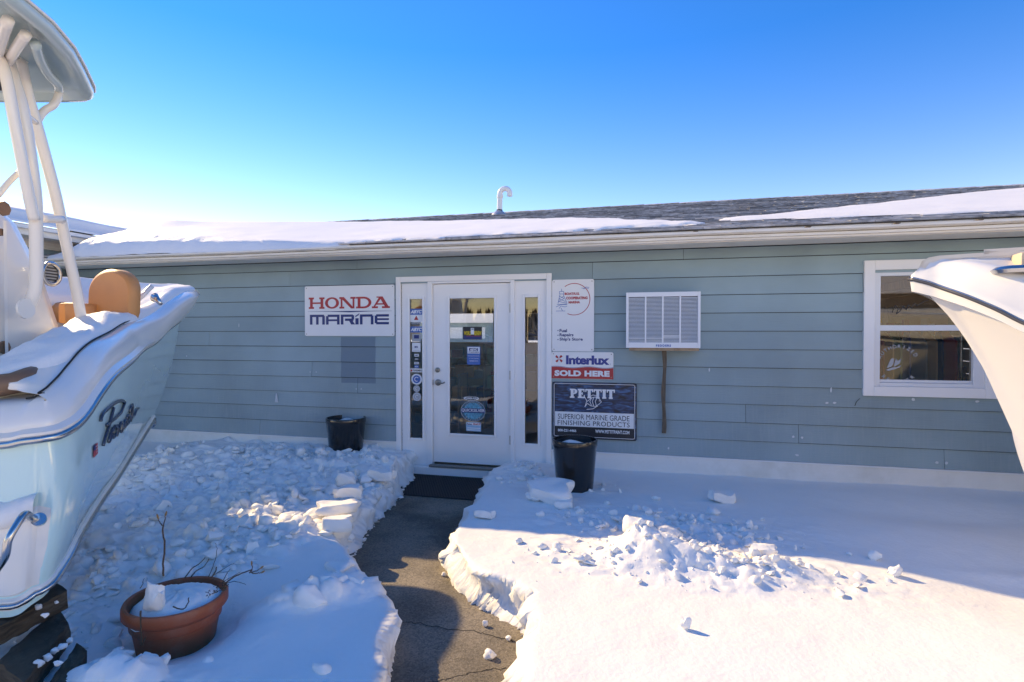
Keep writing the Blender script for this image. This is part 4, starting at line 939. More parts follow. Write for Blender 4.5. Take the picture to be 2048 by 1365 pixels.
# --- dark wave sign
def wave_mat():
    m = bpy.data.materials.new('dark_water_print'); m.use_nodes = True; N = m.node_tree.nodes; L = m.node_tree.links; b = N['Principled BSDF']; b.inputs['Roughness'].default_value = .35
    geo = N.new('ShaderNodeNewGeometry'); mp = N.new('ShaderNodeMapping'); mp.inputs['Scale'].default_value = (7, 1, 26); mp.inputs['Rotation'].default_value = (0, .2, 0); L.new(geo.outputs['Position'], mp.inputs[0])
    n = N.new('ShaderNodeTexNoise'); n.inputs['Scale'].default_value = 1; n.inputs['Detail'].default_value = 6; n.inputs['Distortion'].default_value = 1.2; L.new(mp.outputs[0], n.inputs['Vector'])
    r = N.new('ShaderNodeValToRGB'); L.new(n.outputs[0], r.inputs[0]); e = r.color_ramp.elements; e[0].position = .36; e[0].color = (.004, .008, .018, 1); e[1].position = .72; e[1].color = (.03, .17, .36, 1); q = e.new(.54); q.color = (.008, .045, .12, 1)
    L.new(r.outputs[0], b.inputs['Base Color']); return m
t, R_, y = sign('wave_sign', 1105, 1274, 765, 879, 'dark blue water sign reading PETTIT with a fish, above the right planter', y=-.030, m=M['ink'])
x0, x1, z0, z1 = R_; H_ = z1-z0; mb = MB(); quad(mb, x0+.028, x1-.028, z0+.47*H_, z1-.024, y); quad(mb, x0+.005, x0+.022, z0+.02*H_, z1-.004, y); quad(mb, x1-.016, x1-.005, z0+.02*H_, z1-.004, y); quad(mb, x0+.028, x1-.028, z1-.016, z1-.004, y); obj('water_picture', mb, wave_mat(), t)
mb = MB(); a = rrect(x0+.016, x1-.017, z0+.016, z1-.015, .02); b = rrect(x0+.021, x1-.022, z0+.021, z1-.020, .017); n = len(a)
mb.add([(p[0], y-.0006, p[1]) for p in a]+[(p[0], y-.0006, p[1]) for p in b], [(k, (k+1) % n, n+(k+1) % n, n+k) for k in range(n)])
quad(mb, x0+.028, x1-.028, z0+.21*H_, z0+.47*H_, y-.0005)
xa, xb, za, zb = rect(1140, 1231, 778.5, 797, y); ws = [.18, .17, .19, .19, .10, .19]; x = xa
for ch, wv in zip('PETTIT', ws): slab_glyph(ch, mb, x, (xb-xa)*wv/sum(ws)-.005, za, zb-za, y-.0008, .030); x += (xb-xa)*wv/sum(ws)
def W2(px, py): p = onwall(px, py, y); return (p.x, p.z)
fish = [(1169, 793), (1174, 802), (1170, 814), (1175, 807), (1182, 812), (1191, 813), (1198, 809), (1203, 804), (1199, 798), (1191, 794), (1183, 796), (1175, 803)]
strk(mb, [W2(*p) for p in fish], .006, y-.0009)
for P in ([(1183, 797), (1180, 803), (1183, 811)], [(1188, 795), (1185, 803), (1188, 813)], [(1194, 796), (1191, 803), (1193, 812)], [(1178, 795), (1186, 790), (1198, 793)], [(1174, 819), (1186, 818), (1196, 812)]): strk(mb, [W2(*p) for p in P], .006, y-.0016)
p = onwall(1199, 802, y); disc(mb, p.x, p.z, .005, y-.0012, 8)
text_px(mb, '800-221-4466', 1116, 1153, 858.5, 864, y-.0005, bold=.03); text_px(mb, 'WWW.PETTITPAINT.COM', 1191, 1259.5, 861, 868, y-.0005, bold=.03)
obj('white_print', mb, M['signprint'], t)
mb = MB(); text_px(mb, 'SUPERIOR MARINE GRADE', 1116, 1259.5, 830, 840.5, y-.0012); text_px(mb, 'FINISHING PRODUCTS', 1115.5, 1260, 843, 852.5, y-.0012, space=1.05); obj('black_lettering', mb, M['ink'], t)
# --- stickers on the glass (parts of the door and the sidelight)
YS = .010
def stick(parent, px0, px1, py0, py1, base, items=(), y=.0, ell=False, label=None):
    r = rect(px0, px1, py0, py1, y); mb = MB()
    if ell: disc(mb, (r[0]+r[1])/2, (r[2]+r[3])/2, (r[1]-r[0])/2, y, 28, (r[3]-r[2])/2)
    else: quad(mb, *r, y)
    L_ = [(mb, base)]
    for k, (fn, m) in enumerate(items): q = MB(); fn(q, y-.0008-.0004*k); L_.append((q, m))
    return mobj('sticker', L_, parent, label)
TX = lambda s, a, b, c, d, **k: (lambda q, y: text_px(q, s, a, b, c, d, y, **k))
BX = lambda a, b, c, d: (lambda q, y: quad(q, *rect(a, b, c, d, y), y))
yd = .0225
stick(door, 926, 964, 653.5, 679, M['ink'], [(BX(927, 963, 671, 678), M['navy']), (TX('WORLD', 928, 943, 662, 670.5, bold=.05), M['yellow']), (TX('RENEW', 948, 963, 662, 670.5, bold=.05), M['yellow']), (BX(941.5, 948, 656, 669), M['signprint']), (TX('VIP', 942, 947.5, 657, 660, bold=.03), M['ink']), (TX('TURN CARD FOR HOURS', 932, 962, 671, 673, bold=.01), M['red'])], y=yd)
stick(door, 934, 960.5, 693, 729.5, M['blue'], [(BX(935, 959.5, 694, 707), M['signprint']), (BX(938, 956, 696, 702), M['navy']), (TX('ABYC', 939, 955, 697, 701.5, bold=.05, shear=.3), M['signprint']), (TX('STANDARDS', 937, 958, 703, 706, bold=.02), M['navy']), (TX('Setting Standards', 936, 959, 711, 713), M['signprint']), (TX('for Safer Boating', 938, 957, 716, 718), M['signprint']), (TX('MEMBER SHOP', 939, 956, 721, 723), M['signprint'])], y=yd)
stick(door, 925, 960, 793, 801, M['ink'], [(lambda q, y: ringm(q, *(lambda c: (c.x, c.z))(onwall(942.5, 797, y)), .0195, .0225, y, sx=4.1), M['signprint']), (TX('POWER-POLE', 929, 956, 795, 799, bold=.04, shear=.2), M['signprint'])], y=yd, ell=True)
c = onwall(946, 822.5, yd)
stick(door, 921, 971, 803, 842, M['teal'], [
    (lambda q, y: ringm(q, c.x, c.z, .092, .116, y, sx=1.22), mat('dark_teal_print', (.03, .12, .17), .4)),
    (lambda q, y: ringm(q, c.x, c.z, .112, .118, y, sx=1.22), M['grey']),
    (BX(922.5, 969.5, 817, 826), M['navy']), (TX('QUICKSILVER', 923, 969, 818, 825, bold=.015), M['signprint']),
    (lambda q, y: text_arc(q, 'AUTHORIZED', c.x, c.z, .104, .018, 2.6, .54, y), M['grey']),
    (lambda q, y: text_arc(q, 'REPOWER', c.x, c.z, .104, .018, -2.4, -.75, y, flip=True), M['grey'])], y=yd, ell=True)
stick(door, 932, 962, 845, 863, M['sky_print'], [(BX(933, 961, 846, 851), M['signprint']), (TX('BoatUS', 946, 961, 846.5, 850.5, bold=.03, shear=.3), M['red']), (TX('Partner', 934, 944, 846.5, 850.5, bold=.03), M['navy']), (BX(934, 960, 856, 857.5), M['signprint']), (BX(934, 960, 859.5, 861), M['signprint'])], y=yd)
ys = .0125
for a in (617.5, 653):
    stick(sl1, 820, 845, a, a+12, M['blue'], [(TX('ABYC', 821, 844, a+2.5, a+9.5, bold=.05, shear=.3), M['signprint'])], y=ys)
stick(sl1, 820.5, 845, 629.5, 644, M['signprint'], [(lambda q, y: q.add([(onwall(828, 640, y).x, y, onwall(828, 640, y).z), (onwall(837, 640, y).x, y, onwall(837, 640, y).z), (onwall(832.5, 631, y).x, y, onwall(832.5, 631, y).z)], [(0, 1, 2)]), M['red'])], y=ys)
stick(sl1, 823, 842, 644, 648, M['grey'], [(TX('MARINA', 824, 841, 645, 647.5), M['ink'])], y=ys)
stick(sl1, 824, 842, 668, 683, M['grey'], [(BX(828, 838, 670, 677), M['navy'])], y=ys)
stick(sl1, 824, 841, 685.5, 703.5, M['signprint'], [(TX('NMTA', 829, 836, 692, 696, bold=.05), M['navy']), (BX(826, 839, 700, 701), M['grey'])], y=ys)
for a, b_, m_, s in ((708, 713, M['signprint'], 'AMEX'), (715.5, 721, M['ink'], 'OO'), (724, 728.5, M['signprint'], 'VISA'), (730.5, 736, M['blue'], 'AX')):
    stick(sl1, 828.5, 837.5, a, b_, m_, [(TX(s, 829.5, 836.5, a+1.2, b_-1.2, bold=.03), M['signprint'] if m_ is not M['signprint'] else M['navy'])], y=ys)
stick(sl1, 820, 844, 737, 744.5, M['signprint'], [(TX('GARMIN', 826, 843, 739, 743, bold=.03), M['ink']), (BX(821, 824.5, 739, 743), M['red'])], y=ys)
for px, py, rr_, m_ in ((833, 758.5, 11, M['blue']), (833, 777.5, 6.6, M['paleseal']), (833.5, 793.5, 8.5, M['paleseal'])):
    cc = onwall(px, py, ys); R0 = rr_/171
    stick(sl1, px-rr_, px+rr_, py-rr_, py+rr_, M['signprint'] if rr_ == 11 else M['paleseal'], [(lambda q, y, cc=cc, R0=R0: disc(q, cc.x, cc.z, R0*.72, y), m_ if rr_ == 11 else M['grey']), (lambda q, y, cc=cc, R0=R0: ringm(q, cc.x, cc.z, R0*.30, R0*.42, y, .6, 5.2), M['signprint'])], y=ys, ell=True)
# window decal
c = onwall(1797, 728, .024); R0 = .165
mb = MB(); text_arc(mb, 'AUTHORIZED', c.x, c.z, R0, .032, 2.75, .55, .0235); text_arc(mb, 'REPOWER', c.x, c.z, R0, .032, -2.35, -.80, .0235, flip=True)
def W3(px, py): p = onwall(px, py, .024); return (p.x, .0235, p.z)
for P in ([(1774, 736), (1780, 722), (1783, 717), (1789, 717), (1787, 728), (1783, 734)], [(1788, 733), (1792, 717), (1796, 722), (1803, 717), (1800, 727), (1792, 732)], [(1772, 740), (1784, 735), (1795, 734), (1803, 730), (1800, 735), (1788, 739), (1778, 742)]):
    mb.add([W3(*p) for p in P], [tuple(range(len(P)))])
obj('decal', mb, M['grey'], win)
mb = MB()
def W4(px, py, k): p = onwall(px, py, .024); return Vector((p.x, .0235-.0002*k, p.z))
sg = [(1784, 625), (1790, 610), (1796, 618), (1792, 628), (1800, 622), (1806, 612), (1812, 620), (1816, 610), (1822, 616), (1828, 607), (1834, 612), (1846, 603), (1856, 600)]
strk(mb, [(W4(a, b, 0).x, W4(a, b, 0).z) for a, b in sg], .006, .0232); obj('script_decal', mb, M['ink'], win)
# ------------------------------------------------ air conditioner on the wall
x0, x1, z0, z1 = rect(1252, 1401, 584, 696, -.26)
ac = thing('air_conditioner', ((x0+x1)/2, -.02, z0), 'white slotted through-wall air conditioner right of the signs', 'air conditioner')
m = MB(); m.box(x0+.01, x1-.01, -.245, -.018, z0+.005, z0+.012); m.box(x0+.005, x1-.005, -.245, -.018, z1-.012, z1-.002); m.box(x0+.003, x0+.012, -.245, -.018, z0+.005, z1-.003); m.box(x1-.012, x1-.003, -.245, -.018, z0+.005, z1-.003); obj('case', m, M['vinyl'], ac)
m = MB(); m.box(x0+.02, x1-.02, -.12, -.11, z0+.02, z1-.02); obj('coil', m, mat('dull_coil_fins', (.10, .10, .105), .6, var=.3, vscale=20), ac)
m = MB(); b = .025
bar(m, x0, x0+b, z0, z1, -.262, -.246); bar(m, x1-b, x1, z0, z1, -.262, -.246); bar(m, x0+b, x1-b, z1-.045, z1, -.262, -.246); bar(m, x0+b, x1-b, z0, z0+.055, -.262, -.246)
W_in = x1-x0-2*b
for k in (1, 2, 3): bar(m, x0+b+W_in*k/4-.008, x0+b+W_in*k/4+.008, z0+.055, z1-.045, -.262, -.246)
obj('grille_frame', m, M['vinyl'], ac)
nl = 34
for k in range(nl):
    z = z0+.058+(z1-z0-.106)*k/nl; m = MB()
    m.add([(x0+b, -.258, z), (x1-b, -.258, z), (x1-b, -.248, z+.006), (x0+b, -.248, z+.006), (x0+b, -.258, z+.003), (x1-b, -.258, z+.003), (x1-b, -.248, z+.009), (x0+b, -.248, z+.009)], [(0, 1, 2, 3), (4, 7, 6, 5), (0, 4, 5, 1), (3, 2, 6, 7)])
    obj('louver', m, M['vinyl'], ac)
m = MB(); m.box(x0+b+.005, x0+b+W_in*.5, -.244, -.24, z0+.085, z0+.10); m.box(x0+b+W_in*.5, x0+b+W_in*.76, -.244, -.238, z0+.095, z0+.125); obj('inner_bracket', m, M['vinyl'], ac)
m = MB(); text_px(m, 'FEDDERS', 1312, 1342, 689, 693.5, -.2635, bold=.05, space=1.3); obj('maker_lettering', m, M['blue'], ac)
m = MB(); m.box(x0+.03, x1-.01, -.235, -.018, z0-.028, z0-.001, .003); obj('base_board', m, mat('rust_stained_board', (.42, .30, .20), .8, dirt=(.2, .1, .05), dscale=9, damt=.8), ac)
pr = MB(); P = [onwall(1328.5, 703, -.12), onwall(1329, 740, -.05), onwall(1330, 866, -.035)]
px0 = P[0].x; zt, zb = z0-.03, onwall(1330, 866, -.035).z
G = []
for i in range(13):
    u = i/12; z = zt+(zb-zt)*u; x = px0+.012*u*0+.006*math.sin(u*9); w_ = .019+.003*math.sin(u*14+1); yy = -.13+.08*u
    G.append([(x-w_, yy-.02, z), (x+w_, yy-.022, z), (x+w_, yy+.02, z), (x-w_, yy+.02, z), (x-w_, yy-.02, z)])
pr.grid(G); pr.add([G[0][k] for k in range(4)], [(0, 1, 2, 3)]); pr.add([G[-1][k] for k in range(4)], [(3, 2, 1, 0)])
tag(obj('wooden_prop', pr, M['lumber']), 'thin weathered wooden stick propping the air conditioner against the wall', 'wooden prop')
# ================================================================== THINGS ON THE GROUND
def planter(name, px, py, wpx, hpx, label, z=.19):
    p = onground(px, py, z); Z = FPX*(1.6-z)/(py-HZ); r = wpx/FPX*Z/2; h = hpx/FPX*Z
    p = C((px-1024)/FPX*(Z+r*.75), Z+r*.75, z-.03); h += .03-.03
    t = thing(name, p, label, 'planter', 'tall black planters flanking the door')
    m = MB(); m.lathe([(r*.78, 0), (r*.80, .02), (r*.97, h*.86), (r, h*.89), (r, h*.985), (r*.985, h), (r*.93, h), (r*.92, h*.9), (r*.90, h*.55)], p, 40)
    m.f.pop(); obj('pot_wall', m, M['black'], t, smooth=35)
    m = MB(); m.lathe([(.001, h*.90), (r*.2, h*.935), (r*.5, h*.925), (r*.8, h*.89), (r*.92, h*.83), (r*.92, h*.7)], p, 28); m.f = m.f[:-2]
    for i, v in enumerate(m.v): m.v[i] = (v[0], v[1], v[2]+.012*math.sin(v[0]*23+v[1]*17))
    obj('snow_cap', m, M['snow'], t, smooth='all')
    return t
planter('black_planter', 691, 918, 80, 84, 'tall black planter left of the door under the red and blue sign')
planter('black_planter', 1150, 990, 93, 112, 'tall black planter right of the door, capped with snow', z=.17)
# doormat
a = onground(835, 992, .012); b = onground(985, 996, .012)
MX0 = DL-.22; MX1 = DR+.12; MY0 = -.86; MY1 = -.09
dm = thing('doormat', ((MX0+MX1)/2, MY0, 0), 'black ribbed rubber doormat in front of the glass door', 'doormat')
m = MB(); m.box(MX0, MX1, MY0, MY1, .002, .011, .003); obj('mat_base', m, M['rubber'], dm)
m = MB(); nx = int((MX1-MX0)/.028); ny = int((MY1-MY0)/.028)
for i in range(nx):
    for j in range(ny):
        x = MX0+.02+i*.028+(j % 2)*.014; y = MY0+.02+j*.028; r = .009
        m.add([(x-r, y, .011), (x, y-r, .011), (x+r, y, .011), (x, y+r, .011), (x, y, .017)], [(0, 1, 4), (1, 2, 4), (2, 3, 4), (3, 0, 4)])
obj('rubber_nubs', m, M['rubber'], dm, kind='stuff')
# terracotta pot
p = Vector((POT.x, POT.y, .008)); R = .225; h = .305
tp = thing('terracotta_pot', p, 'wide terracotta pot with snow and dead stems in the left foreground', 'flower pot')
prof = [(R*.66, 0), (R*.70, .01), (R*.83, h*.60), (R*.855, h*.61), (R*.875, h*.63), (R*.89, h*.75), (R*.905, h*.76), (R*.99, h*.815), (R*1.01, h*.84), (R*1.01, h*.95), (R*.985, h*.99), (R*.95, h), (R*.91, h*.985), (R*.895, h*.9), (R*.86, h*.7)]
m = MB(); m.lathe(prof, p, 56); m.f.pop(); obj('pot_wall', m, M['terra'], tp, smooth=32)
G = []
for i in range(15):
    rr_ = R*.90*i/14; G.append([(p.x+rr_*math.cos(a), p.y+rr_*math.sin(a), p.z+h*.955+.03*(1-(i/14)**3)-.03*(i/14)**6+.012*math.sin(a*2+.8)*(i/14)-.035*max(0, -math.cos(a-.9))**2*(i/14)+.006*math.sin(9*a+i)) for a in np.linspace(0, 2*PI, 41)])
m = MB(); m.grid(G); obj('snow_cap', m, M['snow'], tp, smooth='all')
# snow clod standing on the pot
v, f = chunk_verts(91, 1.0, 15); bm = bmesh.new(); vs = [bm.verts.new(tuple(q)) for q in v]; [bm.faces.new([vs[i] for i in t_]) for t_ in f]
bmesh.ops.subdivide_edges(bm, edges=bm.edges[:], cuts=2, use_grid_fill=True, smooth=.05); bm.verts.index_update()
mb = MB().bm(bm); A = np.array(mb.v); A = A*(1+.35*fbm(A[:, 0]+A[:, 2]*.7, A[:, 1]+A[:, 2]*.5, 1.3, 5, 4))[:, None]*np.array([.066, .05, .10]); A = A @ rot(.35, .6).T
c0 = C((300-1024)/FPX*2.60, 2.60, 0); A = A+np.array([c0.x+.02, c0.y, p.z+h+.048]); mb.v = A.tolist()
tag(obj('snow_clod', mb, M['snow'], smooth=45), 'angular white clod of snow standing on the left rim of the terracotta pot', 'snow lump', 'loose lumps of snow')
def twig(pts, r0=.0035, r1=.0018, parent=tp):
    P = catmull(pts, 4); n = len(P); P = [q+Vector((random.uniform(-.002, .002),)*3) for q in P]
    m = MB(); m.tube(P, [r0+(r1-r0)*i/(n-1) for i in range(n)], 6); return obj('stem', m, M['twig'], parent)
def pp(px, py, Z): return C((px-1024)/FPX*Z, Z, 1.6+(HZ-py)/FPX*Z)
def bud(q, d, parent, s=.011):
    m = MB(); q = Vector(q); d = Vector(d).normalized(); m.tube([q, q+d*s*.8, q+d*s*1.6, q+d*s*2.4], [.0025, s*.42, s*.38, s*.12], 7); obj('seed_head', m, M['bud'], parent)
s1 = twig([pp(321, 1156, 2.66), pp(323, 1120, 2.66), pp(324, 1085, 2.66), pp(322, 1056, 2.66)], .0045, .0035)
for e_ in ((313, 1040), (327, 1034)):
    b_ = twig([pp(322, 1056, 2.66), pp((322+e_[0])/2, 1050, 2.66), pp(*e_, 2.66)], .003, .002, s1); bud(pp(*e_, 2.66), (0.05*(e_[0]-320), 0, 1), s1)
m = MB()
twig([pp(366, 1158, 2.9), pp(380, 1140, 2.9), pp(395, 1130, 2.9), pp(406, 1118, 2.9)]); twig([pp(378, 1157, 2.9), pp(388, 1145, 2.9), pp(404, 1136, 2.9), pp(414, 1120, 2.9)])
twig([pp(414, 1156, 2.85), pp(424, 1130, 2.85), pp(430, 1105, 2.85), pp(427, 1088, 2.85)], .002, .001); twig([pp(418, 1158, 2.8), pp(432, 1148, 2.8), pp(455, 1134, 2.8), pp(466, 1129, 2.8)], .0018, .001)
twig([pp(420, 1157, 2.85), pp(426, 1148, 2.85), pp(428, 1138, 2.85)], .0035, .003)
s2 = twig([pp(446, 1170, 2.72), pp(468, 1155, 2.72), pp(490, 1146, 2.72), pp(500, 1142, 2.72)], .004, .0028)
for e_ in ((500, 1134), (517, 1140), (519, 1149)):
    twig([pp(496, 1148, 2.72), pp((496+e_[0])/2+3, (1150+e_[1])/2, 2.72), pp(*e_, 2.72)], .0028, .002, s2); bud(pp(*e_, 2.72), ((e_[0]-500)*.05, 0, .6), s2, .010)
twig([pp(440, 1168, 2.74), pp(462, 1156, 2.74), pp(478, 1146, 2.74)], .002, .001); twig([pp(444, 1172, 2.7), pp(470, 1166, 2.7), pp(487, 1174, 2.7)], .0018, .001)
twig([pp(442, 1166, 2.74), pp(450, 1150, 2.74), pp(457, 1141, 2.74)], .002, .001); twig([pp(340, 1218, 2.53), pp(362, 1222, 2.52), pp(372, 1208, 2.52), pp(373, 1199, 2.52)], .003, .002)
twig([pp(275, 1180, 2.6), pp(281, 1168, 2.6), pp(283, 1160, 2.6)], .002, .001)
twig([pp(276, 1226, 2.44), pp(275, 1260, 2.44), pp(277, 1296, 2.44), pp(282, 1285, 2.44), pp(287, 1278, 2.44)], .004, .002)
for k in range(26):
    x = random.uniform(408, 450); y0 = 1196-(x-408)*.5+random.uniform(-5, 4); a = random.uniform(-12, 12)
    twig([pp(x, y0, 2.58), pp(x+a*.5, y0-3, 2.58), pp(x+a, y0+random.uniform(-5, 5), 2.57)], .0016, .001)
# ================================================================== LEFT BOAT
LB = thing('aqua_boat', C(-3.1, 2.4, .39), 'snow covered pale aqua centre console boat with a hardtop at the left edge', 'boat')
XC = -3.1
rail = [(0, 5.22, 1.71), (.2, 4.7, 1.625), (.40, 4.22, 1.528), (.64, 3.7, 1.481), (.80, 3.35, 1.426), (.93, 3.03, 1.375), (1.0, 2.845, 1.323), (1.04, 2.725, 1.267), (1.08, 2.617, 1.219), (1.11, 2.516, 1.182), (1.11, 2.439, 1.158), (1.09, 2.40, 1.150), (1.03, 2.38, 1.143), (.93, 2.373, 1.127), (.5, 2.36, 1.12), (0, 2.36, 1.12)]
chine = [(0, 4.776, .785), (.14, 4.42, .70), (.27, 4.1, .634), (.51, 3.6, .584), (.66, 3.27, .553), (.78, 3.02, .528), (.895, 2.8, .513), (.95, 2.7, .505), (1.0, 2.6, .49), (1.04, 2.5, .47), (1.06, 2.43, .45), (1.04, 2.38, .43), (1.0, 2.35, .40), (.9, 2.34, .395), (.5, 2.33, .39), (0, 2.33, .39)]
NS = 6
rl = catmull(rail, NS); cl = catmull(chine, NS); NT = len(rl)
def c2w(w, Z, z): return C(XC+w, Z, z)
def hullp(i, v):                     # i index along, v 0 chine .. 1 rail, in boat space (w,Z,z)
    a = cl[i]; b = rl[i]; p = a.lerp(b, v); k = max(0, 1-i/(4.0*NS)); bul = math.sin(PI*v)
    t = min(1, i/(NS*2.0)); out = .07*k*bul
    p = Vector((p.x+.045*bul*t*(1 if i < 11*NS else 0)*(1-.5*k), p.y+out, p.z))
    if i < 11*NS: p.x -= .035*math.sin(PI*v)*(1-t)*t*4*0
    return p
def lb(side, p): return c2w(p.x*side, p.y, p.z)
hull = MB(); NV = 14
for side in (1, -1): hull.grid([[lb(side, hullp(i, j/NV)) for j in range(NV+1)] for i in range(NT)])
hull_o = obj('hull', hull, M['aqua'], LB, smooth='all')
keel = [Vector((0, c.y, max(.30, c.z-.16*min(1, i/(3*NS))))) for i, c in enumerate(cl)]
bt = MB()
for side in (1, -1): bt.grid([[lb(side, cl[i].lerp(keel[i], j/4)+Vector((0, 0, .0)))+Vector((0, 0, -.0)) for j in range(5)] for i in range(NT)])
obj('hull_bottom', bt, M['gel'], LB, smooth='all')
# tangents -> outward normals in plan
def nrm(i):
    a = rl[max(i-1, 0)]; b = rl[min(i+1, NT-1)]; t = Vector((b.x-a.x, b.y-a.y)); t.normalize(); n = Vector((-t.y, t.x))
    if i == 0: n = Vector((0, 1))
    elif i < 3: n = (n+Vector((0, 1))*(3-i)*.6).normalized()
    return n
capA = [(0, -.01), (.028, .0), (.036, .025), (.012, .045), (.012, .085), (-.015, .115), (-.03, .15), (-.085, .172), (-.16, .178), (-.20, .185), (-.30, .19), (-.335, .17), (-.345, .10), (-.345, -.25)]
capB = [(0, -.02), (.06, .03), (.11, .09), (.16, .15), (.205, .235), (.225, .27), (.20, .30), (.13, .31), (.04, .31), (-.05, .31), (-.12, .31), (-.16, .29), (-.17, .22), (-.17, -.1)]
def cap(i, j, extra=(0, 0)):
    k = max(0, 1-i/(3.2*NS))**1.3; a = capA[j]; b = capB[j]; o = a[0]*(1-k)+b[0]*k+extra[0]; u = a[1]*(1-k)+b[1]*k+extra[1]; n = nrm(i); p = rl[i]
    return Vector((max(p.x+n.x*o, 0) if i > 0 else 0, p.y+n.y*o, p.z+u))
dk = MB()
for side in (1, -1): dk.grid([[lb(side, cap(i, j)) for j in range(len(capA))] for i in range(NT)])
obj('deck_cap', dk, M['gel'], LB, smooth=50)
for side in (1, -1):
    m = MB(); m.tube([lb(side, rl[i]+Vector((nrm(i).x*.025, nrm(i).y*.025, -.004))) for i in range(0, NT-NS)], [.006 if i < 3*NS else min(.019, .006+.013*(i-3*NS)/(3*NS)) for i in range(0, NT-NS)], 8)
    obj('rub_rail', m, M['steel'], LB, smooth='all')
    m = MB(); m.tube([lb(side, cap(i, 7, (0, .006))) for i in range(2*NS, 13*NS)], .0045, 5); obj('deck_seam', m, M['dark'], LB)
    m = MB(); G = []
    for i in range(0, NT-2*NS):
        G.append([lb(side, hullp(i, v)+Vector((o, 0 if i < 12*NS else -o, 0))) for v, o in ((.035, .0), (.045, .014), (.095, .014), (.105, .0))])
    m.grid(G); obj('spray_rail', m, M['gel'], LB, smooth=40)
    m = MB(); m.tube([lb(side, hullp(i, .07)+Vector((.018, 0 if i < 12*NS else -.016, 0))) for i in range(0, NT-2*NS)], .013, 7); obj('chrome_strip', m, M['steel'], LB, smooth='all')
# bow eye
e0 = hullp(0, .03); m = MB(); pts = [c2w(.0+.0, e0.y+.03+.03*math.cos(a), e0.z+.035*math.sin(a)) for a in np.linspace(0, 2*PI, 14)]
m.tube(pts, .009, 7, cap=False); m.tube([c2w(0, e0.y-.02, e0.z), c2w(0, e0.y+.03, e0.z)], .022, 10); obj('bow_eye', m, M['steel'], LB, smooth='all')
# stern step with white moulding
st = MB()
def hp2(i, v, o):
    p = hullp(i, v); n = nrm(i); return Vector((p.x+n.x*o, p.y+n.y*o, p.z))
i0, i1 = int(10.9*NS), NT-1
G = []
for i in range(i0, i1+1):
    e = min(1, (i-i0)/3.0); top = .60
    row = [(.115, 0), (.13, .014*e), (.35, .016*e), (.52, .016*e), (top-.03, .014*e), (top, -.002), (top+.002, -.03)]
    G.append([lb(1, hp2(i, v, o)) for v, o in row])
st.grid(G); obj('stern_step', st, M['gel'], LB, smooth=50)
G = []
for i in range(i0+2, i1+1):
    G.append([lb(1, hp2(i, v, o)) for v, o in ((.52, .012), (.54, .045), (.585, .055), (.63, .05), (.66, .02), (.67, -.005))])
m = MB(); m.grid(G); A = np.array(m.v); A[:, 2] += fbm(A[:, 0]*3, A[:, 1]*3, 4, 3, 71)*.03; m.v = A.tolist(); obj('step_snow', m, M['snow'], LB, smooth='all')
m = MB(); m.tube(catmull([pp(74, 1042, 2.30), pp(60, 1038, 2.26), pp(45, 1030, 2.2), pp(28, 1052, 2.16), pp(10, 1084, 2.13), pp(2, 1120, 2.14), pp(-30, 1165, 2.2)], 6), .014, 10); m.tube([pp(74, 1042, 2.30), pp(72, 1040, 2.28)], .026, 14); m.tube([pp(66, 1040, 2.37), pp(66, 1036, 2.27)], .014, 10)
obj('grab_handle', m, M['steel'], LB, smooth=40)
# name script and flag on the hull side
HG = [(i, v/60) for i in range(NS, 12*NS) for v in range(5, 60)]
HP = [hullp(i, v) for i, v in HG]; PXY = np.array([(1024+FPX*(XC+p.x)/p.y, HZ+FPX*(1.6-p.z)/p.y) for p in HP])
def onhull(px, py, o=.008):
    d = (PXY[:, 0]-px)**2+(PXY[:, 1]-py)**2; ks = np.argsort(d)[:3]; wq = 1/(d[ks]+.3); p = Vector((0, 0, 0)); ww = 0
    for k, q in zip(ks, wq): p += HP[k]*float(q); ww += float(q)
    p = p/ww; return c2w(p.x+o, p.y-o*.4, p.z)
def zz(L): return [(x/3.9, 650+y/3.9) for x, y in L]
letters = [zz([(770, 750), (775, 715), (800, 680), (840, 645), (885, 612), (925, 592), (952, 598), (950, 630), (925, 680), (880, 730), (835, 770), (815, 780)]),
 zz([(868, 645), (850, 720), (825, 810), (800, 890), (787, 940)]),
 zz([(862, 800), (845, 850), (828, 905), (838, 908), (862, 850)]),
 zz([(862, 850), (880, 790), (898, 800), (890, 850), (868, 880), (862, 850)]),
 zz([(898, 800), (905, 780), (900, 850), (892, 865)]), zz([(900, 850), (925, 765), (938, 770), (925, 830), (935, 835)]),
 zz([(935, 835), (945, 790), (960, 740), (968, 755), (945, 800), (940, 815), (958, 800), (975, 770)]),
 zz([(975, 770), (975, 720), (992, 700), (1000, 720), (988, 765), (972, 785)]), zz([(1000, 690), (1005, 640), (1024, 630), (1020, 680), (1005, 750), (1015, 715)]),
 zz([(1005, 740), (1020, 700), (1030, 715), (1050, 670), (1070, 648)])]
lg = MB()
for k, L_ in enumerate(letters):
    P = [onhull(*q) for q in L_]; P = catmull(P, 3); lg.tube(P, .0095 if k < 2 else .0075, 6)
lg.tube([onhull(*q) for q in zz([(1012, 640), (1020, 618)])], .006, 6)
obj('name_script', lg, mat('dark_chrome', (.10, .12, .15), .25, metal=.8), LB, smooth='all')
fl = [onhull(*q, .006) for q in zz([(712, 950), (745, 920), (746, 1005), (712, 1040)])]; n1 = MB().add(fl, [(0, 1, 2, 3)])
obj('flag_decal', n1, M['red'], LB); c_ = [onhull(*q, .0075) for q in zz([(712, 952), (727, 938), (727, 975), (712, 988)])]; obj('flag_canton', MB().add(c_, [(0, 1, 2, 3)]), M['navy'], LB)
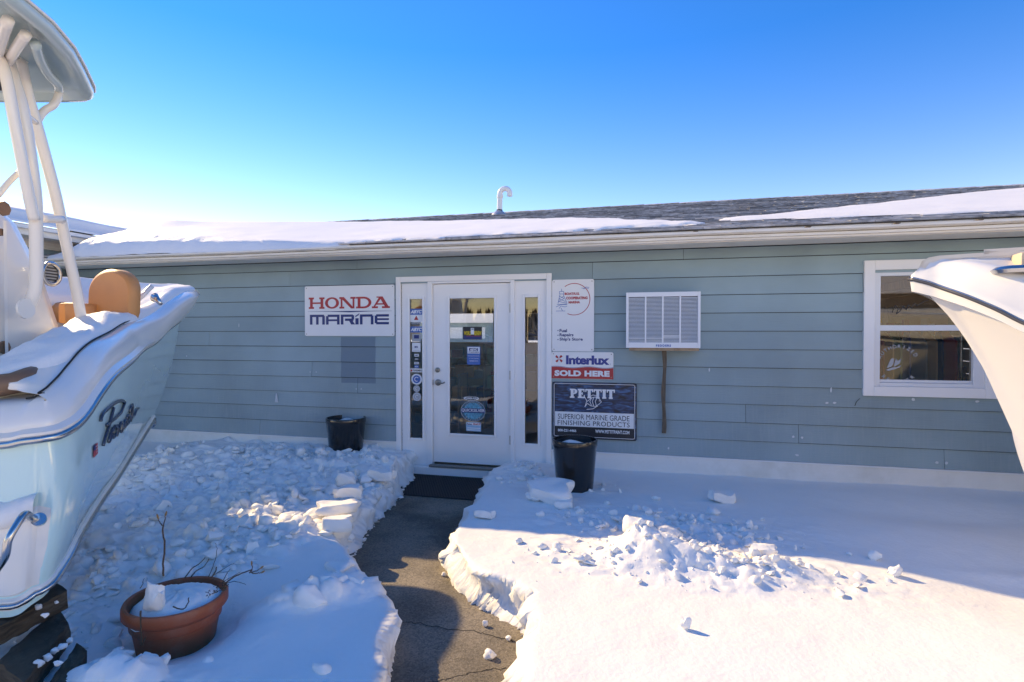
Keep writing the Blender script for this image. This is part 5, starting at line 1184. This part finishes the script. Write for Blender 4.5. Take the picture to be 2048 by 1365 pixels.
for k in range(3):
    a = [onhull(*q, .0075) for q in zz([(729, 950+k*22), (745, 938+k*22), (745, 944+k*22), (729, 957+k*22)])]; obj('flag_stripe', MB().add(a, [(0, 1, 2, 3)]), M['signprint'], LB)
# cockpit floor and the snow that fills it
m = MB(); m.grid([[c2w(s*max(rl[i].x-.30, 0), rl[i].y-.0, .72) for s in (-1, -.3, .3, 1)] for i in range(2, NT-3)]); obj('cockpit_floor', m, M['gel'], LB)
G = []
for i in range(1, int(12.2*NS), 1):
    p = rl[i]; row = []; n = nrm(i); kb = max(0, 1-i/(3.2*NS))
    capz = .18*(1-kb**1.3)+.31*kb**1.3; stern = sstep(6.5*NS, 10.5*NS, i)
    oi = .09-.05*kb+.27*stern; wo = max(p.x+(.14*kb)-oi, .03)
    for t in np.linspace(-1, 1, 81):
        w = wo*t; d = (1-abs(t))*wo
        e = math.sqrt(min(1, d/.055)); z = p.z+capz-.01+.075*e*(1-.35*kb)
        dip = sstep(.26, .46, d)*sstep(4.75, 4.35, p.y); z -= dip*(.50 if p.y < 4.2 else .50*sstep(4.75, 4.2, p.y))
        if t < 0: z += .24*float(sstep(.02, .40, -t*wo))*(1-dip)
        yy = p.y+n.y*(.16*kb)-(.20*stern if i > 9.8*NS else 0)*0
        q = c2w(w, yy, z); z2 = fbm(np.array([q.x]), np.array([q.y]), 3.5, 3, 81)[0]*.045+fbm(np.array([q.x]), np.array([q.y]), 14, 2, 82)[0]*.010
        row.append((q.x, q.y, q.z+float(z2)*min(1, d/.08)))
    G.append(row)
m = MB(); m.grid(G)
LBsnow = obj('snow_cover', m, M['snow'], LB, smooth='all')
# cushion showing through the snow at the stern quarter
m = MB(); m.tube([pp(-40, 776, 2.50), pp(0, 771, 2.50), pp(28, 766, 2.52), pp(55, 752, 2.58), pp(78, 736, 2.66)], [.05, .052, .05, .042, .02], 10); obj('coaming_bolster', m, M['brown'], LB, smooth='all')
# forward seat
def local(w, Z, z): return c2w(w, Z, z)
m = MB(); n = 20; o0 = []; o1 = []
Zs = 3.95
for k in range(n+1):
    a = PI*k/n; o0.append((.185*math.cos(a), .17*math.sin(a)))
out = [(-.185, -.26), (-.14, -.30)]+[(.0, -.30), (.13, -.22), (.185, -.06)]+[(x, .10+z) for x, z in o0]
cxs = (229-1024)/FPX*Zs-XC; czs = 1.6+(HZ-607)/FPX*Zs
dw = Vector((.96, -.28, 0)); 
def bp_(u, w_, z): return c2w(cxs+u*1.08+w_*.35+z*.04, Zs-u*.36+w_*.93, czs+z*.92-.01)
ring = []
for s_, dd in ((.90, -.045), (1.0, -.03), (1.0, .03), (.9, .045)):
    ring.append([bp_(x*s_, dd, z*s_) for x, z in out])
G = [r_+[r_[0]] for r_ in ring]; m.grid(G); m.add(ring[0], [tuple(range(len(out)))]); m.add(ring[-1], [tuple(range(len(out)))[::-1]])
obj('seat_back', m, M['tan'], LB, smooth=60)
m = MB(); b0 = c2w(cxs-.24, Zs+.02, czs-.20); m.tube([c2w(cxs-.42, Zs+.05, czs-.06), c2w(cxs-.12, Zs+.0, czs-.08)], .075, 12); obj('armrest', m, M['tan'], LB, smooth='all')
m = MB(); m.tube([pp(262, 612, 4.1), pp(285, 592, 4.15), pp(305, 572, 4.2)], .018, 8); obj('seat_rail', m, M['gel'], LB, smooth='all')
m = MB(); q = pp(310, 598, 4.3); m.tube([q+Vector((0, 0, 0)), q+Vector((.02, -.02, .02)), pp(322, 608, 4.25)], [.03, .028, .015], 10); obj('cleat', m, M['steel'], LB, smooth='all')
m = MB(); m.box(-.03, .03, -.04, .04, -.08, .05, .015); q = c2w((136-1024)/FPX*3.6-XC, 3.6, 1.6+(HZ-622)/FPX*3.6); m.v = [(x+q.x, y+q.y, z+q.z) for x, y, z in m.v]; obj('side_cushion', m, M['tan'], LB, smooth=40)
# console: tapering box, its starboard face towards the store
def cs(X, Z, z): return C(X, Z, z)
m = MB(); lv = [(.72, -2.74, 3.60), (1.15, -2.745, 3.56), (1.6, -2.76, 3.50), (1.95, -2.79, 3.40), (2.22, -2.83, 3.28), (2.32, -2.86, 3.18), (2.375, -2.92, 3.08), (2.40, -3.0, 2.98)]
G = []
for z, x, Zf in lv:
    r = .10; pts = [(-3.45, 2.75), (x-.02, 2.75), (x, 2.85), (x, Zf-.13), (x-.035, Zf-.035), (x-.13, Zf), (-3.3, Zf), (-3.45, Zf-.1), (-3.45, 2.75)]
    G.append([cs(a, b, z) for a, b in pts])
m.grid(G); m.add([q for q in G[-1][:-1]], [tuple(range(8))]); con = obj('console', m, M['gelwarm'], LB, smooth=50)
m = MB(); m.grid([[cs(-2.735, 3.02+.02*k, z) for k in (0, 1)] for z in (.9, 1.4, 1.9, 2.2)]); obj('console_seam', m, M['gel'], con)
q = pp(98, 548, 3.33); m = MB(); nrm_ = (C(1, 0, 0)-C(0, 0, 0)); fwd_ = (C(0, 1, 0)-C(0, 0, 0)); up = Vector((0, 0, 1)); ctr = Vector((0, 0, 0))
q = C(-2.75, 3.35, 1.6+(HZ-548)/FPX*3.33) ; q = C(-2.768, 3.06, 1.93)
q = C(-2.765, 2.765*FPX/(1024-98), 1.6+(HZ-548)/FPX*(2.765*FPX/(1024-98)))
m.tube([q+(fwd_*math.cos(a)+up*math.sin(a))*.063+nrm_*.018 for a in np.linspace(0, 2*PI, 25)], .013, 8, cap=False); obj('speaker_ring', m, M['steel'], con, smooth='all')
m = MB(); m.tube([q+nrm_*.0, q+nrm_*.012], .055, 20); obj('speaker_grille', m, M['grey'], con, smooth=40)
for k in range(5):
    m = MB(); zz_ = -.035+.0175*k; hw = math.sqrt(.05**2-zz_**2); m.tube([q+nrm_*.016+fwd_*(-hw)+up*zz_, q+nrm_*.016+fwd_*hw+up*zz_], .004, 5); obj('speaker_louver', m, M['ink'], con)
for (px, py, w_, h_) in ((8, 418, .04, .06), (2, 465, .02, .06), (5, 695, .035, .05)):
    X = -2.755; Zc = X*FPX/(px-1024); q = C(X, Zc, 1.6+(HZ-py)/FPX*Zc); m = MB(); m.tube([q+nrm_*.0, q+nrm_*.014], w_, 8); obj('switch_cover', m, M['brown'], con)
# clear windshield at the top of the console
m = MB(); a = [C(-3.42, 3.0, 2.38), C(-2.98, 2.98, 2.38), C(-2.92, 2.9, 2.80), C(-3.42, 2.92, 2.80)]; m.add(a+[p_+fwd_*.006 for p_ in a], [(0, 1, 2, 3), (7, 6, 5, 4), (0, 4, 5, 1), (1, 5, 6, 2), (2, 6, 7, 3)]); obj('windshield', m, M['shield'], LB)
# hardtop
TZ = 3.03; out = []
ol = [(-4.3, 3.40), (-3.6, 3.43), (-3.1, 3.44), (-2.72, 3.44), (-2.58, 3.43), (-2.52, 3.40), (-2.47, 3.33), (-2.40, 3.20), (-2.33, 3.07), (-2.23, 2.87), (-2.15, 2.64), (-2.11, 2.40), (-2.10, 2.0), (-2.5, 1.8), (-3.9, 1.8), (-4.3, 2.2)]
oc = [Vector((a, b, 0)) for a, b in ol]; cen = Vector((-3.25, 2.6, 0))
def lay(s, z, cam_=0.03): return [C(cen.x+(p_.x-cen.x)*s, cen.y+(p_.y-cen.y)*s, z+cam_*(1-s)) for p_ in oc]
L_ = [lay(.0, TZ-.03, .12), lay(.5, TZ-.02, .1), lay(.85, TZ-.005, .08), lay(.93, TZ, .05), lay(.955, TZ-.035), lay(.985, TZ-.035), lay(1.0, TZ-.015), lay(1.0, TZ+.02), lay(.97, TZ+.05), lay(.7, TZ+.10, .05), lay(.0, TZ+.13, .05)]
m = MB(); m.grid([r_+[r_[0]] for r_ in L_]); ht = obj('hardtop', m, mat('aqua_grey_underside', (.46, .56, .55), .18, coat=.6), LB, smooth=55)
m = MB(); m.tube([q_+Vector((0, 0, .0)) for q_ in (lay(1.004, TZ+.022)+[lay(1.004, TZ+.022)[0]])], .008, 6); obj('edge_trim', m, M['gel'], ht, smooth='all')
for pts in ([(60, 20, 2.62), (40, 55, 2.75), (22, 85, 2.9)], [(25, 0, 2.5), (10, 45, 2.7), (2, 80, 2.85)], [(78, 30, 2.7), (88, 75, 2.86), (104, 125, 3.02), (122, 158, 3.14), (124, 182, 3.22)]):
    P = [pp(a, b, Zc) for a, b, Zc in pts]; P = [Vector((p_.x, p_.y, min(p_.z, TZ-.05))) for p_ in P]; m = MB(); m.tube(catmull(P, 4), .024, 8); obj('top_frame_tube', m, M['gelwarm'] if len(pts) == 3 and pts[0][0] != 78 else ht.data.materials[0], LB, smooth='all')
def leg(pts, r=.03, name='tower_leg'):
    m = MB(); m.tube(catmull([pp(*q_) for q_ in pts], 4), r, 12); return obj(name, m, M['gelwarm'], LB, smooth='all')
leg([(48, 122, 3.0), (61, 190, 3.06), (82, 264, 3.13), (101, 335, 3.2), (117, 400, 3.26), (138, 504, 3.36), (154, 581, 3.43), (166, 655, 3.5)], .029)
leg([(6, 88, 2.9), (20, 117, 2.9), (38, 176, 2.92), (53, 234, 2.94), (73, 381, 3.0), (75, 452, 3.02), (75, 504, 3.04), (74, 555, 3.05), (69, 588, 3.05), (52, 622, 3.05)], .031)
leg([(0, 112, 2.8), (18, 150, 2.82), (38, 264, 2.86), (52, 340, 2.90), (62, 395, 2.94), (72, 440, 2.98)], .026)
leg([(86, 438, 3.1), (128, 440, 3.25)], .022, 'cross_bar')
leg([(0, 392, 2.9), (22, 366, 2.95), (44, 345, 3.0)], .014, 'cross_bar'); leg([(36, 205, 2.92), (55, 228, 2.98), (78, 248, 3.1)], .013, 'cross_bar')
leg([(125, 184, 3.22), (121, 200, 3.2), (112, 214, 3.18), (98, 222, 3.16), (88, 232, 3.14), (80, 246, 3.12)], .020, 'forward_strut')
m = MB(); m.tube([pp(118, 183, 3.2), pp(131, 183, 3.2)], .012, 8); obj('strut_foot', m, M['gelwarm'], LB)
def plate(c4, th=.01, nm='mount_plate'):
    P = [pp(*q_) for q_ in c4]; m = MB(); m.add(P+[p_+Vector((0, 0, th)) for p_ in P], [(0, 1, 2, 3), (7, 6, 5, 4), (0, 4, 5, 1), (1, 5, 6, 2), (2, 6, 7, 3), (3, 7, 4, 0)]); obj(nm, m, M['gelwarm'], LB)
plate([(-10, 82, 2.86), (30, 84, 2.9), (62, 88, 2.94), (84, 108, 3.0)], .012); plate([(28, 103, 2.9), (36, 102, 2.95), (67, 128, 3.03), (60, 133, 3.0)], .008)
q = pp(50, 617, 3.0); m = MB(); m.tube([q, q+nrm_*.012], .055, 16); obj('leg_foot', m, M['gelwarm'], LB, smooth=40)
m = MB(); m.tube([pp(-8, 160, 2.9), pp(4, 160, 2.9)], .06, 14); obj('tower_speaker', m, M['ink'], LB, smooth=40)
# ------------------------------------------------ timber blocking under the boat
def timber(label, c4, z0, z1, seed):
    """four plan corners as (X,Z), from z0 to z1"""
    r = random.Random(seed); m = MB(); n = 12; a, b, c, d = [Vector((x, Z, 0)) for x, Z in c4]; G = []
    for i in range(n+1):
        u = i/n; p = a.lerp(b, u); q_ = d.lerp(c, u); row = []
        for (t, zz_) in ((0, z0), (0, (z0+z1)/2), (.03, z1-.006), (.3, z1), (.55, z1-.004), (.8, z1+.001), (.97, z1-.006), (1, (z0+z1)/2), (1, z0), (0, z0)):
            w_ = p.lerp(q_, t); row.append(C(w_.x+r.uniform(-.005, .005), w_.y+r.uniform(-.005, .005), zz_+r.uniform(-.004, .004)))
        G.append(row)
    m.grid(G); m.add(G[0][:-1], [tuple(range(9))]); m.add(G[-1][:-1], [tuple(range(9))[::-1]])
    o = obj('cribbing_timber', m, M['timber'], smooth=25); return tag(o, label, 'timber', 'timbers blocking up the boat')
def uX(px, Z): return (px-1024)/FPX*Z
timber('topmost dark timber directly under the hull, snow crumbs on it', [(uX(-60, 2.2), 2.22), (uX(128, 2.62), 2.62), (uX(95, 2.75), 2.76), (uX(-60, 2.4), 2.42)], .30, .385, 1)
timber('second timber under the hull with a splintered pale top edge', [(uX(30, 2.05), 2.07), (uX(132, 2.5), 2.50), (uX(98, 2.62), 2.64), (uX(-20, 2.2), 2.2)], .20, .295, 2)
timber('third timber down, its sawn end facing the snow', [(uX(-80, 2.0), 2.02), (uX(52, 2.05), 2.05), (uX(60, 2.35), 2.35), (uX(-80, 2.3), 2.3)], .10, .195, 3)
timber('lowest timber of the stack at the bottom left corner', [(uX(-120, 1.95), 1.97), (uX(50, 2.0), 2.02), (uX(58, 2.5), 2.5), (uX(-90, 2.4), 2.4)], -.02, .095, 4)
timber('loose charcoal grey timber leaning out beside the stack', [(uX(86, 1.98), 1.98), (uX(162, 2.35), 2.36), (uX(142, 2.42), 2.43), (uX(60, 2.05), 2.06)], .02, .245, 5)
for k, (px, py, s_) in enumerate([(66, 1225, 20), (78, 1242, 16), (104, 1212, 10), (128, 1293, 16), (112, 1305, 20), (96, 1315, 22), (80, 1330, 26), (60, 1345, 28), (102, 1340, 20)]):
    z = .385 if k < 3 else .27
    lump(px, py, s_, s_*.7, ['white snow lump wedged between hull and top timber', 'small snow lump on the top timber below the hull', 'snow crumb on the far end of the top timber', 'upper snow lump on the gap between the two timbers', 'second snow lump on the loose timber', 'third snow lump on the loose timber', 'larger snow lump resting against the loose timber', 'lowest snow lump by the timber stack', 'snow lump on the inner edge of the loose timber'][k], z0=z, seed=300+k)
# ================================================================== RIGHT BOAT
RB = thing('white_boat', C(3.6, 3.4, .3), 'white boat bow jutting in front of the display window at the right edge', 'boat')
AX = Vector((.906, -.423)).normalized(); NX = Vector((-AX.y*-1, 0))
tip = Vector((2.58, 3.60)); axd = Vector((AX.x, AX.y)); nd = Vector((axd.y, -axd.x))    # nd: towards the camera
# stations a along the axis: rail half beam, rail height
rr_ = [(0, 0, 1.94), (.05, .035, 1.918), (.12, .08, 1.883), (.22, .19, 1.819), (.34, .29, 1.734), (.485, .39, 1.627), (.7, .53, 1.57), (1.0, .70, 1.53), (1.7, .95, 1.49), (3.0, 1.17, 1.45), (4.6, 1.17, 1.42)]
cc_ = [(.50, 0, 1.0), (.54, .02, .95), (.60, .06, .91), (.70, .12, .87), (.82, .20, .83), (.97, .30, .79), (1.17, .45, .74), (1.55, .66, .69), (2.15, .85, .63), (3.1, 1.0, .58), (4.6, 1.02, .56)]
RR = catmull(rr_, 6); CC = catmull(cc_, 6); n_ = len(RR)
stemv = [(0, .50, 1), (.2, .43, 1), (.4, .36, 1), (.58, .275, 1), (.72, .20, 1), (.86, .10, 1), (1, 0, 1)]
def rbp(i, v):
    a = CC[i].lerp(RR[i], v); k = max(0, 1-i/(4.5*6))**1.2; fl_ = math.sin(PI*v)
    sx_ = np.interp(v, [s[0] for s in stemv], [s[1] for s in stemv]); lin = .50*(1-v)
    return Vector((a.x+(sx_-lin)*k, max(0, a.y-.05*fl_*min(1, i/20.0)), a.z))
def rw(side, p): g = tip+axd*p.x+nd*(p.y*side); return C(g.x, g.y, p.z)
m = MB()
for side in (1, -1): m.grid([[rw(side, rbp(i, j/12)) for j in range(13)] for i in range(n_)])
m.grid([[rw(s, rbp(n_-1, j/12)) for j in range(13)] for s in (1, -1)]); obj('hull', m, M['gelwarm'], RB, smooth='all')
m = MB()
for side in (1, -1): m.grid([[rw(side, CC[i].lerp(Vector((CC[i].x, 0, CC[i].z-.22*min(1, i/10.))), j/3)) for j in range(4)] for i in range(n_)])
obj('hull_bottom', m, M['gelwarm'], RB, smooth='all')
def rn(i):
    a = RR[max(i-1, 0)]; b = RR[min(i+1, n_-1)]; t = Vector((b.x-a.x, b.y-a.y)).normalized(); n = Vector((-t.y, t.x)); return Vector((-1, 0)) if i == 0 else n
cp = [(-.004, -.085), (.012, -.08), (.02, -.02), (.022, .0), (.012, .03), (-.01, .055), (-.035, .075), (-.06, .115), (-.12, .135), (-.22, .145), (-.6, .15)]
def rcap(i, j):
    n = rn(i); p = RR[i]; o, u = cp[j]; k = max(0, 1-i/24.)
    g = sstep(0, 40, i); hi = (.0+.16*float(g)) if j > 5 else (.0+.03*float(g))
    x = p.x+n.x*o; y = max(0, p.y+n.y*o) if i else 0
    if j >= 9 and i < 10: x = max(x, p.x)
    return Vector((x, y, p.z+u*(1 if j < 7 else 1)+hi*(1 if j < 99 else 0)))
m = MB()
for side in (1, -1):
    m.grid([[rw(side, rcap(i, j)) for j in range(len(cp))]+[rw(side, Vector((max(RR[i].x+.05, rcap(i, 10).x), 0, rcap(i, 10).z+.02)))] for i in range(n_)])
obj('deck_cap', m, M['gel'], RB, smooth=60)
for side in (1, -1):
    P = [rw(side, Vector((RR[i].x+rn(i).x*.024, max(0, RR[i].y+rn(i).y*.024), RR[i].z-.002))) for i in range(n_)]
    m = MB(); m.tube(P, .012, 8); obj('rub_rail', m, mat('dark_rub_rail', (.12, .11, .11), .35, metal=.5), RB, smooth='all')
    m = MB(); m.tube([p_+Vector((0, 0, .011)) for p_ in P], .006, 6); obj('rail_insert', m, M['steel'], RB, smooth='all')
q = pp(1934, 521, 3.55); m = MB(); m.tube([q+Vector((-.03, 0, -.02)), q+Vector((-.03, 0, .02))], .012, 8); m.tube([q+Vector((.02, 0, -.02)), q+Vector((.02, 0, .02))], .012, 8); m.tube([q+Vector((-.07, 0, .022)), q+Vector((.07, 0, .022))], .010, 8); obj('cleat', m, M['steel'], RB, smooth=40)
m = MB(); m.tube(catmull([pp(1950, 524, 3.5), pp(1962, 516, 3.5), pp(1980, 516, 3.5), pp(1990, 523, 3.5)], 4), .008, 7); obj('bow_handle', m, M['gel'], RB, smooth='all')
q = pp(2028, 540, 3.2); m = MB(); m.lathe([(.10, -.02), (.11, 0), (.085, .018), (.03, .026)], q, 20); obj('nav_light', m, M['steel'], RB, smooth=60)
m = MB(); m.box(.48, 1.05, -.16, .16, -.08, .07, .03)
m.v = [tuple(C(tip.x+axd.x*x+nd.x*y, tip.y+axd.y*x+nd.y*y, 2.0+z-.10*(x-.48))) for x, y, z in m.v]; obj('bow_cushion', m, mat('beige_cushion', (.66, .50, .34), .5), RB, smooth=40)
m = MB(); g = tip+axd*2.4; q = C(g.x, g.y, 0); m.box(q.x-.3, q.x+.3, q.y-.25, q.y+.25, -.02, .40, .02); tag(obj('keel_block', m, M['timber']), 'wooden keel block carrying the white boat at the right', 'block')
